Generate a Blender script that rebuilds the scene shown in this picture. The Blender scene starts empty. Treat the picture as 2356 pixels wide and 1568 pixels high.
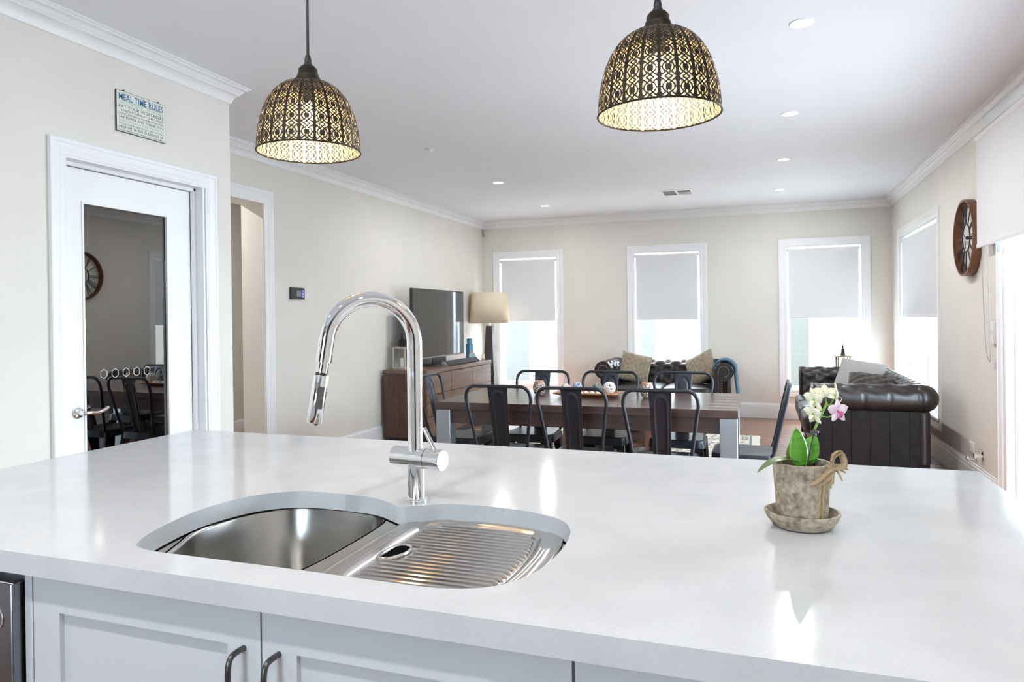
import bpy, bmesh, math, random
from mathutils import Vector, Matrix, Quaternion
random.seed(7)
PI = math.pi
scene = bpy.context.scene
C = scene.collection

# ------------------------------------------------------------------ camera
W, H = 2356, 1568
FPX = 1648.63
cam_d = bpy.data.cameras.new('camera')
cam = bpy.data.objects.new('camera', cam_d)
C.objects.link(cam)
rx = Vector((0.93968192, 0.3418326, -0.01218011))
ux = Vector((0.00989987, 0.00841451, 0.99991559))
fx = Vector((-0.34190623, 0.93972319, -0.00452287))
M = Matrix.Identity(4)
for i in range(3):
    M[i][0] = rx[i]; M[i][1] = ux[i]; M[i][2] = -fx[i]
M[2][3] = 1.316
cam.matrix_world = M
cam_d.sensor_width = 36.0
cam_d.sensor_fit = 'HORIZONTAL'
cam_d.lens = FPX * 36.0 / W
cam_d.shift_x = 23.46 / W
cam_d.shift_y = -46.24 / W
cam_d.clip_start = 0.02
scene.camera = cam

# ------------------------------------------------------------------ world
wd = bpy.data.worlds.new('sky'); scene.world = wd
wd.use_nodes = True
nt = wd.node_tree; nt.nodes.clear()
bg = nt.nodes.new('ShaderNodeBackground'); ow = nt.nodes.new('ShaderNodeOutputWorld')
bg.inputs[0].default_value = (0.72, 0.86, 1.0, 1); bg.inputs[1].default_value = 19.0
nt.links.new(bg.outputs[0], ow.inputs[0])

sun_d = bpy.data.lights.new('sun', 'SUN'); sun_d.energy = 55.0; sun_d.angle = math.radians(.6); sun_d.color = (1.0, .96, .90)
sun_o = bpy.data.objects.new('sun', sun_d); C.objects.link(sun_o)
sun_o.rotation_euler = Vector((.10, -.42, -.90)).to_track_quat('-Z', 'Y').to_euler()

def portal(name, loc, normal, sx, sy):
    l = bpy.data.lights.new(name, 'AREA'); l.shape = 'RECTANGLE'; l.size = sx; l.size_y = sy
    l.cycles.is_portal = True
    o = bpy.data.objects.new(name, l); C.objects.link(o)
    o.location = loc
    o.rotation_euler = Vector(normal).to_track_quat('-Z', 'Z').to_euler()
    return o

vs = scene.view_settings
vs.view_transform = 'Standard'; vs.look = 'None'; vs.exposure = 0.66; vs.gamma = 1.0
vs.use_curve_mapping = False
DOWNLIGHT_W = 11.5
cy = scene.cycles
cy.max_bounces = 7; cy.diffuse_bounces = 4; cy.glossy_bounces = 4; cy.transmission_bounces = 4; cy.transparent_max_bounces = 10
cy.use_adaptive_sampling = True; cy.adaptive_threshold = .035
cy.caustics_reflective = False; cy.caustics_refractive = False; cy.sample_clamp_indirect = 6.0

# room constants
XL, XD, XR, YB, YN = -3.809, -2.95, 1.472, 9.706, -2.6
YC = 3.44            # outer corner of the pantry wall
ZC = 2.70
CT = 0.92            # counter top height

portal('window_portal', (-3.13, YB + .12, 1.2), (0, -1, 0), .86, 1.8)
portal('window_portal', (-1.19, YB + .12, 1.2), (0, -1, 0), .86, 1.8)
portal('window_portal', (0.72, YB + .12, 1.2), (0, -1, 0), .86, 1.8)
portal('window_portal', (XR + .12, 8.22, 1.2), (-1, 0, 0), 1.8, 1.8)
portal('window_portal', (XR + .12, 4.1, 1.1), (-1, 0, 0), 2.9, 2.2)
portal('window_portal', (-0.8, YN - .12, 1.55), (0, 1, 0), 1.2, .8)

# ------------------------------------------------------------------ materials
MATS = {}
def nodes_of(m):
    m.use_nodes = True
    n = m.node_tree; b = n.nodes['Principled BSDF']
    return n, b
def mat(name, col, rough=.5, metal=0., var=0., vscale=8., bump=0., bscale=60., spec=.5, coat=0., sheen=0.,
        emit=None, estr=0., stretch=None, col2=None, detail=6., trans=0., coat_rough=.05, rvar=0., aniso=0.):
    if name in MATS: return MATS[name]
    m = bpy.data.materials.new(name)
    n, b = nodes_of(m)
    b.inputs['Base Color'].default_value = (*col, 1)
    b.inputs['Roughness'].default_value = rough
    b.inputs['Metallic'].default_value = metal
    b.inputs['Specular IOR Level'].default_value = spec
    b.inputs['Coat Weight'].default_value = coat
    b.inputs['Coat Roughness'].default_value = coat_rough
    b.inputs['Sheen Weight'].default_value = sheen
    b.inputs['Transmission Weight'].default_value = trans
    if aniso: b.inputs['Anisotropic'].default_value = aniso
    if emit:
        b.inputs['Emission Color'].default_value = (*emit, 1); b.inputs['Emission Strength'].default_value = estr
    tc = n.nodes.new('ShaderNodeTexCoord')
    mp = n.nodes.new('ShaderNodeMapping')
    if stretch: mp.inputs['Scale'].default_value = stretch
    n.links.new(tc.outputs['Object'], mp.inputs[0])
    if var > 0 or col2:
        nz = n.nodes.new('ShaderNodeTexNoise'); nz.inputs['Scale'].default_value = vscale; nz.inputs['Detail'].default_value = detail
        n.links.new(mp.outputs[0], nz.inputs['Vector'])
        cr = n.nodes.new('ShaderNodeValToRGB')
        c2 = col2 if col2 else tuple(max(0, c * (1 - var)) for c in col)
        c1 = col if col2 else tuple(min(1, c * (1 + var)) for c in col)
        cr.color_ramp.elements[0].position = .3; cr.color_ramp.elements[1].position = .7
        cr.color_ramp.elements[0].color = (*c2, 1); cr.color_ramp.elements[1].color = (*c1, 1)
        n.links.new(nz.outputs['Fac'], cr.inputs[0]); n.links.new(cr.outputs[0], b.inputs['Base Color'])
        if rvar:
            mr = n.nodes.new('ShaderNodeMapRange'); mr.inputs['To Min'].default_value = rough - rvar; mr.inputs['To Max'].default_value = rough + rvar
            n.links.new(nz.outputs['Fac'], mr.inputs['Value']); n.links.new(mr.outputs[0], b.inputs['Roughness'])
    if bump > 0:
        nb = n.nodes.new('ShaderNodeTexNoise'); nb.inputs['Scale'].default_value = bscale; nb.inputs['Detail'].default_value = 4
        n.links.new(mp.outputs[0], nb.inputs['Vector'])
        bp = n.nodes.new('ShaderNodeBump'); bp.inputs['Strength'].default_value = bump; bp.inputs['Distance'].default_value = .01
        n.links.new(nb.outputs['Fac'], bp.inputs['Height']); n.links.new(bp.outputs[0], b.inputs['Normal'])
    MATS[name] = m
    return m

def wood(name, c1, c2, rough=.4, axis='X', scale=6., coat=.2, spec=.5, per_object=0.):
    m = bpy.data.materials.new(name); n, b = nodes_of(m)
    tc = n.nodes.new('ShaderNodeTexCoord'); mp = n.nodes.new('ShaderNodeMapping')
    s = {'X': (.25, 3, 3), 'Y': (3, .25, 3), 'Z': (3, 3, .25)}[axis]
    mp.inputs['Scale'].default_value = s
    n.links.new(tc.outputs['Object'], mp.inputs[0])
    if per_object:
        oi = n.nodes.new('ShaderNodeObjectInfo'); ad = n.nodes.new('ShaderNodeVectorMath'); ad.operation = 'SCALE'
        cv = n.nodes.new('ShaderNodeCombineXYZ')
        for k in range(3): n.links.new(oi.outputs['Random'], cv.inputs[k])
        n.links.new(cv.outputs[0], ad.inputs[0]); ad.inputs['Scale'].default_value = 37.
        n.links.new(ad.outputs[0], mp.inputs['Location'])
    nz = n.nodes.new('ShaderNodeTexNoise'); nz.inputs['Scale'].default_value = scale; nz.inputs['Detail'].default_value = 5; nz.inputs['Distortion'].default_value = .6
    n.links.new(mp.outputs[0], nz.inputs['Vector'])
    cr = n.nodes.new('ShaderNodeValToRGB')
    cr.color_ramp.elements[0].position = .32; cr.color_ramp.elements[1].position = .68
    cr.color_ramp.elements[0].color = (*c2, 1); cr.color_ramp.elements[1].color = (*c1, 1)
    n.links.new(nz.outputs['Fac'], cr.inputs[0])
    out = cr.outputs[0]
    if per_object:
        hs = n.nodes.new('ShaderNodeHueSaturation')
        mr = n.nodes.new('ShaderNodeMapRange'); mr.inputs['To Min'].default_value = 1 - per_object; mr.inputs['To Max'].default_value = 1 + per_object
        n.links.new(oi.outputs['Random'], mr.inputs['Value']); n.links.new(mr.outputs[0], hs.inputs['Value'])
        n.links.new(out, hs.inputs['Color']); out = hs.outputs[0]
    n.links.new(out, b.inputs['Base Color'])
    b.inputs['Roughness'].default_value = rough; b.inputs['Coat Weight'].default_value = coat; b.inputs['Specular IOR Level'].default_value = spec
    b.inputs['Coat Roughness'].default_value = .15
    bp = n.nodes.new('ShaderNodeBump'); bp.inputs['Strength'].default_value = .15; bp.inputs['Distance'].default_value = .004
    n.links.new(nz.outputs['Fac'], bp.inputs['Height']); n.links.new(bp.outputs[0], b.inputs['Normal'])
    MATS[name] = m
    return m

def glass_mat(name, tint=(1, 1, 1), gloss=.08, rough=0.0):
    m = bpy.data.materials.new(name); m.use_nodes = True
    n = m.node_tree; n.nodes.clear()
    o = n.nodes.new('ShaderNodeOutputMaterial'); mx = n.nodes.new('ShaderNodeMixShader')
    t = n.nodes.new('ShaderNodeBsdfTransparent'); g = n.nodes.new('ShaderNodeBsdfGlossy')
    t.inputs[0].default_value = (*tint, 1); g.inputs['Roughness'].default_value = rough
    mx.inputs[0].default_value = gloss
    n.links.new(t.outputs[0], mx.inputs[1]); n.links.new(g.outputs[0], mx.inputs[2]); n.links.new(mx.outputs[0], o.inputs[0])
    MATS[name] = m
    return m

def blind_mat(name, col, tr=.35):
    m = bpy.data.materials.new(name); m.use_nodes = True
    n = m.node_tree; n.nodes.clear()
    o = n.nodes.new('ShaderNodeOutputMaterial'); mx = n.nodes.new('ShaderNodeMixShader')
    d = n.nodes.new('ShaderNodeBsdfDiffuse'); t = n.nodes.new('ShaderNodeBsdfTranslucent')
    tc = n.nodes.new('ShaderNodeTexCoord'); nz = n.nodes.new('ShaderNodeTexNoise'); nz.inputs['Scale'].default_value = 400
    cr = n.nodes.new('ShaderNodeValToRGB')
    cr.color_ramp.elements[0].color = (*[c * .96 for c in col], 1); cr.color_ramp.elements[1].color = (*col, 1)
    n.links.new(tc.outputs['Object'], nz.inputs['Vector']); n.links.new(nz.outputs['Fac'], cr.inputs[0])
    n.links.new(cr.outputs[0], d.inputs[0]); n.links.new(cr.outputs[0], t.inputs[0])
    mx.inputs[0].default_value = tr
    n.links.new(d.outputs[0], mx.inputs[1]); n.links.new(t.outputs[0], mx.inputs[2]); n.links.new(mx.outputs[0], o.inputs[0])
    MATS[name] = m
    return m

def emis(name, col, s):
    m = bpy.data.materials.new(name); m.use_nodes = True
    n = m.node_tree; n.nodes.clear()
    o = n.nodes.new('ShaderNodeOutputMaterial'); e = n.nodes.new('ShaderNodeEmission')
    e.inputs[0].default_value = (*col, 1); e.inputs[1].default_value = s
    n.links.new(e.outputs[0], o.inputs[0]); MATS[name] = m
    return m

WALL = mat('wall_paint', (.74, .72, .675), .85, var=.02, vscale=3, detail=1.)
CEIL = mat('ceiling_paint', (.82, .855, .91), .9, var=.01, vscale=2, detail=1.)
TRIM = mat('trim_gloss_white', (.84, .86, .88), .35, var=.01, detail=0.)
DOORW = mat('door_white', (.87, .89, .90), .4, var=.01)
FLOORM = wood('floor_timber', (.27, .12, .06), (.14, .056, .028), rough=.3, axis='X', scale=5, coat=.3, per_object=.28)
WINDOWG = glass_mat('window_glass', (.97, .985, .98), .06)
PANTRYG = glass_mat('pantry_glass', (.16, .17, .16), .30)
BLIND = blind_mat('blind_fabric', (.765, .785, .82), .02)
BLIND2 = blind_mat('blind_fabric_wide', (.78, .79, .81), .06)
CHROME = mat('chrome', (.92, .93, .95), .04, 1., var=.004)
CHROME2 = mat('satin_chrome', (.75, .76, .78), .2, 1., var=.01)
STEEL = mat('brushed_steel', (.50, .49, .47), .24, 1., var=.04, vscale=30, stretch=(1, 30, 1))
STEEL2 = mat('polished_steel', (.80, .80, .80), .12, 1., var=.02)
TRAYM = mat('tray_steel', (.66, .63, .60), .17, 1., var=.02)
BLACKP = mat('black_plastic', (.02, .02, .022), .4, var=.05)
CAB = mat('cabinet_paint', (.66, .69, .73), .42, var=.01, detail=0.)
GUN = mat('gunmetal', (.028, .031, .042), .38, .4, var=.12, vscale=60, rvar=.05)
LEATHER = mat('dark_leather', (.012, .008, .007), .40, var=.35, vscale=20, bump=.10, bscale=220, spec=.42, coat=.3, coat_rough=.18)
LEATHERF = mat('dark_leather_flat', (.012, .008, .008), .5, var=.35, vscale=20, bump=.10, bscale=220, spec=.10, coat=.02)
TABLEW = wood('table_wood', (.070, .034, .025), (.034, .016, .012), .32, 'X', 7, .35)
SIDEW = wood('sideboard_wood', (.105, .046, .028), (.055, .023, .015), .42, 'Z', 8, .1)
SIDEWX = wood('sideboard_front_wood', (.19, .115, .078), (.095, .053, .036), .4, 'Y', 7, .15)
COFFEEW = wood('coffee_wood', (.15, .07, .045), (.08, .036, .025), .3, 'Y', 7, .3)
TRAYW = wood('tray_wood', (.42, .18, .07), (.24, .09, .035), .4, 'X', 9, .2)
BRASSD = mat('aged_bronze', (.035, .028, .022), .5, .7, var=.2, vscale=80)
GOLDIN = mat('shade_inner_gold', (.74, .58, .36), .5, .15, var=.08, vscale=60)
PAPERW = mat('plain_white', (.8, .8, .8), .5, var=.01)

# quartz counter
def quartz():
    m = bpy.data.materials.new('quartz_stone'); n, b = nodes_of(m)
    tc = n.nodes.new('ShaderNodeTexCoord')
    n1 = n.nodes.new('ShaderNodeTexNoise'); n1.inputs['Scale'].default_value = 7; n1.inputs['Detail'].default_value = 3
    n2 = n.nodes.new('ShaderNodeTexNoise'); n2.inputs['Scale'].default_value = 260; n2.inputs['Detail'].default_value = 0
    for q in (n1, n2): n.links.new(tc.outputs['Object'], q.inputs['Vector'])
    ad = n.nodes.new('ShaderNodeMath'); ad.operation = 'MULTIPLY_ADD'; ad.inputs[1].default_value = .35
    n.links.new(n2.outputs['Fac'], ad.inputs[0]); n.links.new(n1.outputs['Fac'], ad.inputs[2])
    cr = n.nodes.new('ShaderNodeValToRGB')
    cr.color_ramp.elements[0].position = .5; cr.color_ramp.elements[1].position = .85
    cr.color_ramp.elements[0].color = (.61, .63, .65, 1); cr.color_ramp.elements[1].color = (.67, .69, .71, 1)
    n.links.new(ad.outputs[0], cr.inputs[0]); n.links.new(cr.outputs[0], b.inputs['Base Color'])
    b.inputs['Roughness'].default_value = .10; b.inputs['Specular IOR Level'].default_value = .45
    return m
QUARTZ = quartz()

# ------------------------------------------------------------------ mesh helpers
class MB:
    def __init__(s): s.v = []; s.f = []; s.mi = []; s.cur = 0
    def add(s, vs, fs):
        o = len(s.v); s.v += [tuple(q) for q in vs]
        for q in fs: s.f.append(tuple(i + o for i in q)); s.mi.append(s.cur)
        return s
    def box(s, x0, x1, y0, y1, z0, z1):
        if x0 > x1: x0, x1 = x1, x0
        if y0 > y1: y0, y1 = y1, y0
        if z0 > z1: z0, z1 = z1, z0
        v = [(x0, y0, z0), (x1, y0, z0), (x1, y1, z0), (x0, y1, z0), (x0, y0, z1), (x1, y0, z1), (x1, y1, z1), (x0, y1, z1)]
        return s.add(v, [(0, 3, 2, 1), (4, 5, 6, 7), (0, 1, 5, 4), (1, 2, 6, 5), (2, 3, 7, 6), (3, 0, 4, 7)])
    def obox(s, c, size, R=None):
        a, b, d = [q / 2 for q in size]; R = R or Matrix.Identity(3); c = Vector(c)
        v = [c + R @ Vector(q) for q in [(-a, -b, -d), (a, -b, -d), (a, b, -d), (-a, b, -d), (-a, -b, d), (a, -b, d), (a, b, d), (-a, b, d)]]
        return s.add(v, [(0, 3, 2, 1), (4, 5, 6, 7), (0, 1, 5, 4), (1, 2, 6, 5), (2, 3, 7, 6), (3, 0, 4, 7)])
    def tube(s, path, r, n=10, closed=False, cap=True, flat=1.0):
        P = [Vector(q) for q in path]; k = len(P)
        R = r if isinstance(r, (list, tuple)) else [r] * k
        T = []
        for i in range(k):
            a = P[(i - 1) % k] if (closed or i > 0) else P[i]; b = P[(i + 1) % k] if (closed or i < k - 1) else P[i]
            t = (b - a); T.append(t.normalized() if t.length > 1e-9 else Vector((0, 0, 1)))
        up = Vector((0, 0, 1)) if abs(T[0].z) < .9 else Vector((1, 0, 0))
        N = [(up - T[0] * up.dot(T[0])).normalized()]
        for i in range(1, k):
            q = T[i - 1].rotation_difference(T[i]); w = q @ N[-1]
            w = (w - T[i] * w.dot(T[i])); N.append(w.normalized())
        vs = []
        for i in range(k):
            B = T[i].cross(N[i])
            for j in range(n):
                a = 2 * PI * j / n
                vs.append(P[i] + (N[i] * math.cos(a) + B * math.sin(a) * flat) * R[i])
        fs = []
        for i in range(k if closed else k - 1):
            for j in range(n):
                a = i * n + j; b = i * n + (j + 1) % n; i2 = (i + 1) % k
                fs.append((a, b, i2 * n + (j + 1) % n, i2 * n + j))
        if cap and not closed:
            fs.append(tuple(range(n - 1, -1, -1))); fs.append(tuple((k - 1) * n + j for j in range(n)))
        return s.add(vs, fs)
    def cyl(s, p0, p1, r0, r1=None, n=24):
        return s.tube([p0, p1], [r0, r0 if r1 is None else r1], n)
    def lathe(s, prof, n=32, c=(0, 0, 0), axis=None, cap0=True, cap1=True):
        c = Vector(c); R = Matrix.Identity(3)
        if axis is not None: R = Vector((0, 0, 1)).rotation_difference(Vector(axis).normalized()).to_matrix()
        vs = []; k = len(prof)
        for r, z in prof:
            for j in range(n):
                a = 2 * PI * j / n; vs.append(c + R @ Vector((r * math.cos(a), r * math.sin(a), z)))
        fs = [(i * n + j, i * n + (j + 1) % n, (i + 1) * n + (j + 1) % n, (i + 1) * n + j) for i in range(k - 1) for j in range(n)]
        if cap0: fs.append(tuple(range(n - 1, -1, -1)))
        if cap1: fs.append(tuple((k - 1) * n + j for j in range(n)))
        return s.add(vs, fs)
    def grid(s, fn, nu, nv, cu=False, cv=False):
        vs = [fn(i / (nu if cu else nu - 1), j / (nv if cv else nv - 1)) for i in range(nu) for j in range(nv)]
        fs = []
        for i in range(nu if cu else nu - 1):
            for j in range(nv if cv else nv - 1):
                i2 = (i + 1) % nu; j2 = (j + 1) % nv
                fs.append((i * nv + j, i2 * nv + j, i2 * nv + j2, i * nv + j2))
        return s.add(vs, fs)
    def prism(s, poly, z0, z1, R=None, c=(0, 0, 0)):
        k = len(poly); R = R or Matrix.Identity(3); c = Vector(c)
        vs = [c + R @ Vector((x, y, z0)) for x, y in poly] + [c + R @ Vector((x, y, z1)) for x, y in poly]
        fs = [tuple(range(k - 1, -1, -1)), tuple(range(k, 2 * k))] + [(i, (i + 1) % k, k + (i + 1) % k, k + i) for i in range(k)]
        return s.add(vs, fs)
    def sphere(s, c, r, n=16, m=10, sc=(1, 1, 1)):
        pr = [(max(1e-4, math.sin(PI * i / m)) * r, -math.cos(PI * i / m) * r) for i in range(m + 1)]
        o = len(s.v); s.lathe(pr, n)
        for i in range(o, len(s.v)):
            x, y, z = s.v[i]; s.v[i] = (c[0] + x * sc[0], c[1] + y * sc[1], c[2] + z * sc[2])
        return s
    def mesh(s, name, mats, smooth=True, angle=38):
        me = bpy.data.meshes.new(name)
        me.from_pydata([tuple(q) for q in s.v], [], s.f)
        for m in (mats if isinstance(mats, (list, tuple)) else [mats]): me.materials.append(m)
        if any(s.mi): me.polygons.foreach_set('material_index', s.mi)
        me.update()
        bm = bmesh.new(); bm.from_mesh(me)
        bmesh.ops.recalc_face_normals(bm, faces=bm.faces) if getattr(s, 'recalc', True) else None
        bm.to_mesh(me); bm.free()
        if smooth:
            me.polygons.foreach_set('use_smooth', [True] * len(me.polygons)); me.set_sharp_from_angle(angle=math.radians(angle))
        return me
    def build(s, name, mats, parent=None, world=False, smooth=True, angle=38, bevel=0, seg=2, sub=0):
        me = s.mesh(name, mats, smooth, angle)
        return link(name, me, parent, world, bevel, seg, sub)

def link(name, me, parent=None, world=False, bevel=0, seg=2, sub=0):
    o = bpy.data.objects.new(name, me); C.objects.link(o)
    if parent is not None:
        o.parent = parent
        if world: o.matrix_parent_inverse = Matrix.Translation(-root_loc(parent))
    if bevel:
        b = o.modifiers.new('bevel', 'BEVEL'); b.width = bevel; b.segments = seg; b.limit_method = 'ANGLE'; b.angle_limit = math.radians(40)
        b.harden_normals = False
    if sub:
        q = o.modifiers.new('sub', 'SUBSURF'); q.levels = sub; q.render_levels = sub
    return o
def root_loc(o):
    l = Vector(o.location)
    while o.parent:
        l += o.matrix_parent_inverse.translation; o = o.parent; l += Vector(o.location)
    return l
def thing(name, label, cat, loc=(0, 0, 0), rz=0, group=None):
    o = bpy.data.objects.new(name, None); C.objects.link(o); o.empty_display_size = .05
    o.location = loc; o.rotation_euler = (0, 0, rz); o['label'] = label; o['category'] = cat
    if group: o['group'] = group
    return o
def tag(o, label, cat, group=None):
    o['label'] = label; o['category'] = cat
    if group: o['group'] = group
    return o
def struct(o, label=None):
    o['kind'] = 'structure'
    if label: o['label'] = label
    return o
def sroot(name, label, loc):
    o = bpy.data.objects.new(name, None); C.objects.link(o); o.location = loc; o.empty_display_size = .05
    return struct(o, label)
def copy_tree(o, parent=None):
    c = o.copy(); C.objects.link(c)
    if parent is not None: c.parent = parent
    for ch in list(o.children): copy_tree(ch, c)
    return c
def cr_spline(pts, n=8, closed=True):
    out = []; k = len(pts); P = [Vector(p) for p in pts]
    for i in range(k if closed else k - 1):
        p0 = P[(i - 1) % k] if closed or i > 0 else P[i]; p1 = P[i]; p2 = P[(i + 1) % k]; p3 = P[(i + 2) % k] if closed or i + 2 < k else P[min(i + 1, k - 1)]
        for j in range(n):
            t = j / n
            out.append(.5 * ((2 * p1) + (-p0 + p2) * t + (2 * p0 - 5 * p1 + 4 * p2 - p3) * t * t + (-p0 + 3 * p1 - 3 * p2 + p3) * t ** 3))
    if not closed: out.append(P[-1])
    return out
def rrect(w, h, r, n=6):
    out = []
    for cx, cy, a0 in ((w / 2 - r, h / 2 - r, 0), (-w / 2 + r, h / 2 - r, 90), (-w / 2 + r, -h / 2 + r, 180), (w / 2 - r, -h / 2 + r, 270)):
        for i in range(n + 1):
            a = math.radians(a0 + 90 * i / n); out.append((cx + r * math.cos(a), cy + r * math.sin(a)))
    return out

# ================================================================== SETTING
# ---- walls with openings: cells along axis, skipping openings
def wall_mesh(axis, a0, a1, t0, t1, opens, z1=ZC):
    mb = MB()
    xs = sorted({a0, a1, *[o[0] for o in opens], *[o[1] for o in opens]})
    for i in range(len(xs) - 1):
        s, e = xs[i], xs[i + 1]; mid = (s + e) / 2
        cuts = sorted([(o[2], o[3]) for o in opens if o[0] < mid < o[1]])
        z = 0.
        spans = []
        for q0, q1 in cuts:
            if q0 > z: spans.append((z, q0))
            z = q1
        if z < z1: spans.append((z, z1))
        for p, q in spans:
            if axis == 'x': mb.box(s, e, t0, t1, p, q)
            else: mb.box(t0, t1, s, e, p, q)
    mb.recalc = False
    return mb
WIN_X = [(-3.651, -2.608), (-1.715, -.671), (.197, 1.235)]
AW = .093                      # architrave width
WZ0, WZ1 = .272, 2.257         # outer architrave heights
opens_b = [(a + AW, b - AW, WZ0 + AW, WZ1 - AW) for a, b in WIN_X]
W4 = (7.235, 9.255)
SL = (2.75, 5.50)              # sliding door clear opening on the right wall
struct(wall_mesh('x', XL - .2, XR + .15, YB, YB + .14, opens_b).build('wall_back', WALL, smooth=False), 'warm grey painted end wall with three windows')
struct(wall_mesh('y', YN, YB, XR, XR + .15, [(W4[0] + AW, W4[1] - AW, WZ0 + AW, WZ1 - AW), (SL[0], SL[1], 0, 2.28)]).build('wall_right', WALL, smooth=False), 'warm grey wall with the clock, window and sliding door')
HALL = (3.60, 4.815, 2.268)
struct(wall_mesh('y', YC, YB, XL - .215, XL, [(HALL[0], HALL[1], 0, HALL[2])]).build('wall_left', WALL, smooth=False), 'pale warm grey side wall behind the television')
PD = (2.362, 3.222, 2.075)     # pantry door opening
struct(wall_mesh('y', YN, YC, XD - .115, XD, [(PD[0], PD[1], 0, PD[2])]).build('wall_pantry', WALL, smooth=False), 'pale wall with the pantry door')
mb = MB(); mb.box(XL - .215, XD - .115, YC - .1, YC, 0, ZC); mb.recalc = False
struct(mb.build('wall_return', WALL, smooth=False), 'short return wall at the pantry corner')
struct(wall_mesh('x', XD - .12, XR + .15, YN - .14, YN, [(-1.4, -.2, 1.15, 1.95)]).build('wall_behind', WALL, smooth=False), 'kitchen wall behind the viewer')
mb = MB()
mb.box(-4.4, -4.3, 1.4, YC, 0, ZC); mb.box(-4.3, XD - .115, 1.4, 1.5, 0, ZC)
struct(mb.build('wall_pantry_inner', WALL, smooth=False), 'inner wall of the dark pantry')
mb = MB()
mb.box(-5.75, -5.62, 3.3, 7.6, 0, ZC); mb.box(-5.75, XL - .215, 7.5, 7.6, 0, ZC); mb.box(-5.75, XL - .2, 3.2, 3.34, 0, ZC)
struct(mb.build('wall_hall', WALL, smooth=False), 'hallway wall seen through the doorway')
mb = MB(); mb.box(-5.8, XR + .15, YN - .14, YB + .14, ZC, ZC + .12)
struct(mb.build('ceiling', CEIL, smooth=False), 'smooth pale grey-white ceiling')

# ---- floor and boards
PY0, PW = 3.30, .1358
mb = MB(); mb.box(-5.8, XR + .15, YN - .14, YB + .14, -.12, -.016); mb.box(-5.8, XR + .15, YN - .14, PY0, -.016, 0); mb.box(-5.8, XL - .0, PY0, 7.6, -.016, 0)
floor = struct(mb.build('floor', FLOORM, smooth=False), 'brown timber floor')
nrow = 0
y = PY0
plank_meshes = {}
def plank_mesh(L):
    if L not in plank_meshes:
        q = MB(); w = PW - .003; L2 = L - .002; b = .0015
        q.box(0, L2, 0, w, -.015, 0)
        q.v[4] = (b, b, 0); q.v[5] = (L2 - b, b, 0); q.v[6] = (L2 - b, w - b, 0); q.v[7] = (b, w - b, 0)
        plank_meshes[L] = q.mesh('plank', FLOORM, smooth=False)
    return plank_meshes[L]
while y < YB - .01:
    x = XL + .001; first = random.choice([.6, 1.0, 1.4, 1.8])
    L = first
    while x < XR - .02:
        L = min(L, XR - x); L = round(L, 2) if L < XR - x else L
        o = link('plank', plank_mesh(L), floor); o.location = (x, y, 0)
        x += L; L = 2.2
    y += PW

# ---- cornice and baseboards (mitred sweep)
def offset_path(path, d):
    P = [Vector(p) for p in path]; out = []
    for i in range(len(P)):
        ns = []
        for a, b in ((i - 1, i), (i, i + 1)):
            if a < 0 or b >= len(P): continue
            t = (P[b] - P[a]).normalized(); ns.append(Vector((t.y, -t.x)))
        n = ns[0] if len(ns) == 1 else (ns[0] + ns[1]) / (1 + ns[0].dot(ns[1]))
        out.append(P[i] + n * d)
    return out
def sweep(path, prof, closed_prof=True):
    mb = MB(); rows = []
    for d, z in prof:
        rows.append([(p.x, p.y, z) for p in offset_path(path, d)])
    k = len(path); n = len(prof)
    vs = [rows[j][i] for i in range(k) for j in range(n)]
    fs = []
    for i in range(k - 1):
        for j in range(n - 1): fs.append((i * n + j, i * n + j + 1, (i + 1) * n + j + 1, (i + 1) * n + j))
        fs.append((i * n + n - 1, i * n, (i + 1) * n, (i + 1) * n + n - 1))
    fs.append(tuple(range(n))); fs.append(tuple((k - 1) * n + j for j in range(n - 1, -1, -1)))
    return mb.add(vs, fs)
cprof = [(0, 2.598), (.006, 2.598), (.010, 2.604), (.016, 2.622), (.026, 2.638), (.040, 2.648), (.044, 2.649), (.044, 2.656),
         (.048, 2.658), (.054, 2.664), (.061, 2.674), (.070, 2.679), (.078, 2.680), (.078, 2.689), (.088, 2.691), (.088, 2.6995), (0, 2.6995)]
struct(sweep([(XD, YN), (XD, YC), (XL, YC), (XL, YB), (XR, YB), (XR, YN)], cprof).build('trim_1', TRIM, angle=25), 'white stepped cornice around the ceiling')
bprof = [(0, .19), (.007, .19), (.009, .182), (.010, .176), (.014, .174), (.016, .158), (.0165, .148), (.013, .146), (.0185, .143), (.019, 0), (0, 0)]
struct(sweep([(XL, YB), (XR, YB)], bprof).build('baseboard_back', TRIM, angle=25), 'white moulded skirting on the end wall')
struct(sweep([(XR, YB), (XR, SL[1] + .09)], bprof).build('baseboard_right', TRIM, angle=25), 'white moulded skirting under the clock wall')
struct(sweep([(XL, HALL[1] + .115), (XL, YB)], bprof).build('baseboard_left', TRIM, angle=25), 'white moulded skirting on the side wall')
struct(sweep([(-5.62, 3.4), (-5.62, 7.5), (XL - .215, 7.5)], bprof).build('baseboard_hall', TRIM, angle=25), 'white skirting in the hallway')
struct(sweep([(XD, YN), (XD, PD[0] - .08)], bprof).build('baseboard_pantry', TRIM, angle=25), 'white skirting beside the pantry door')

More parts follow.
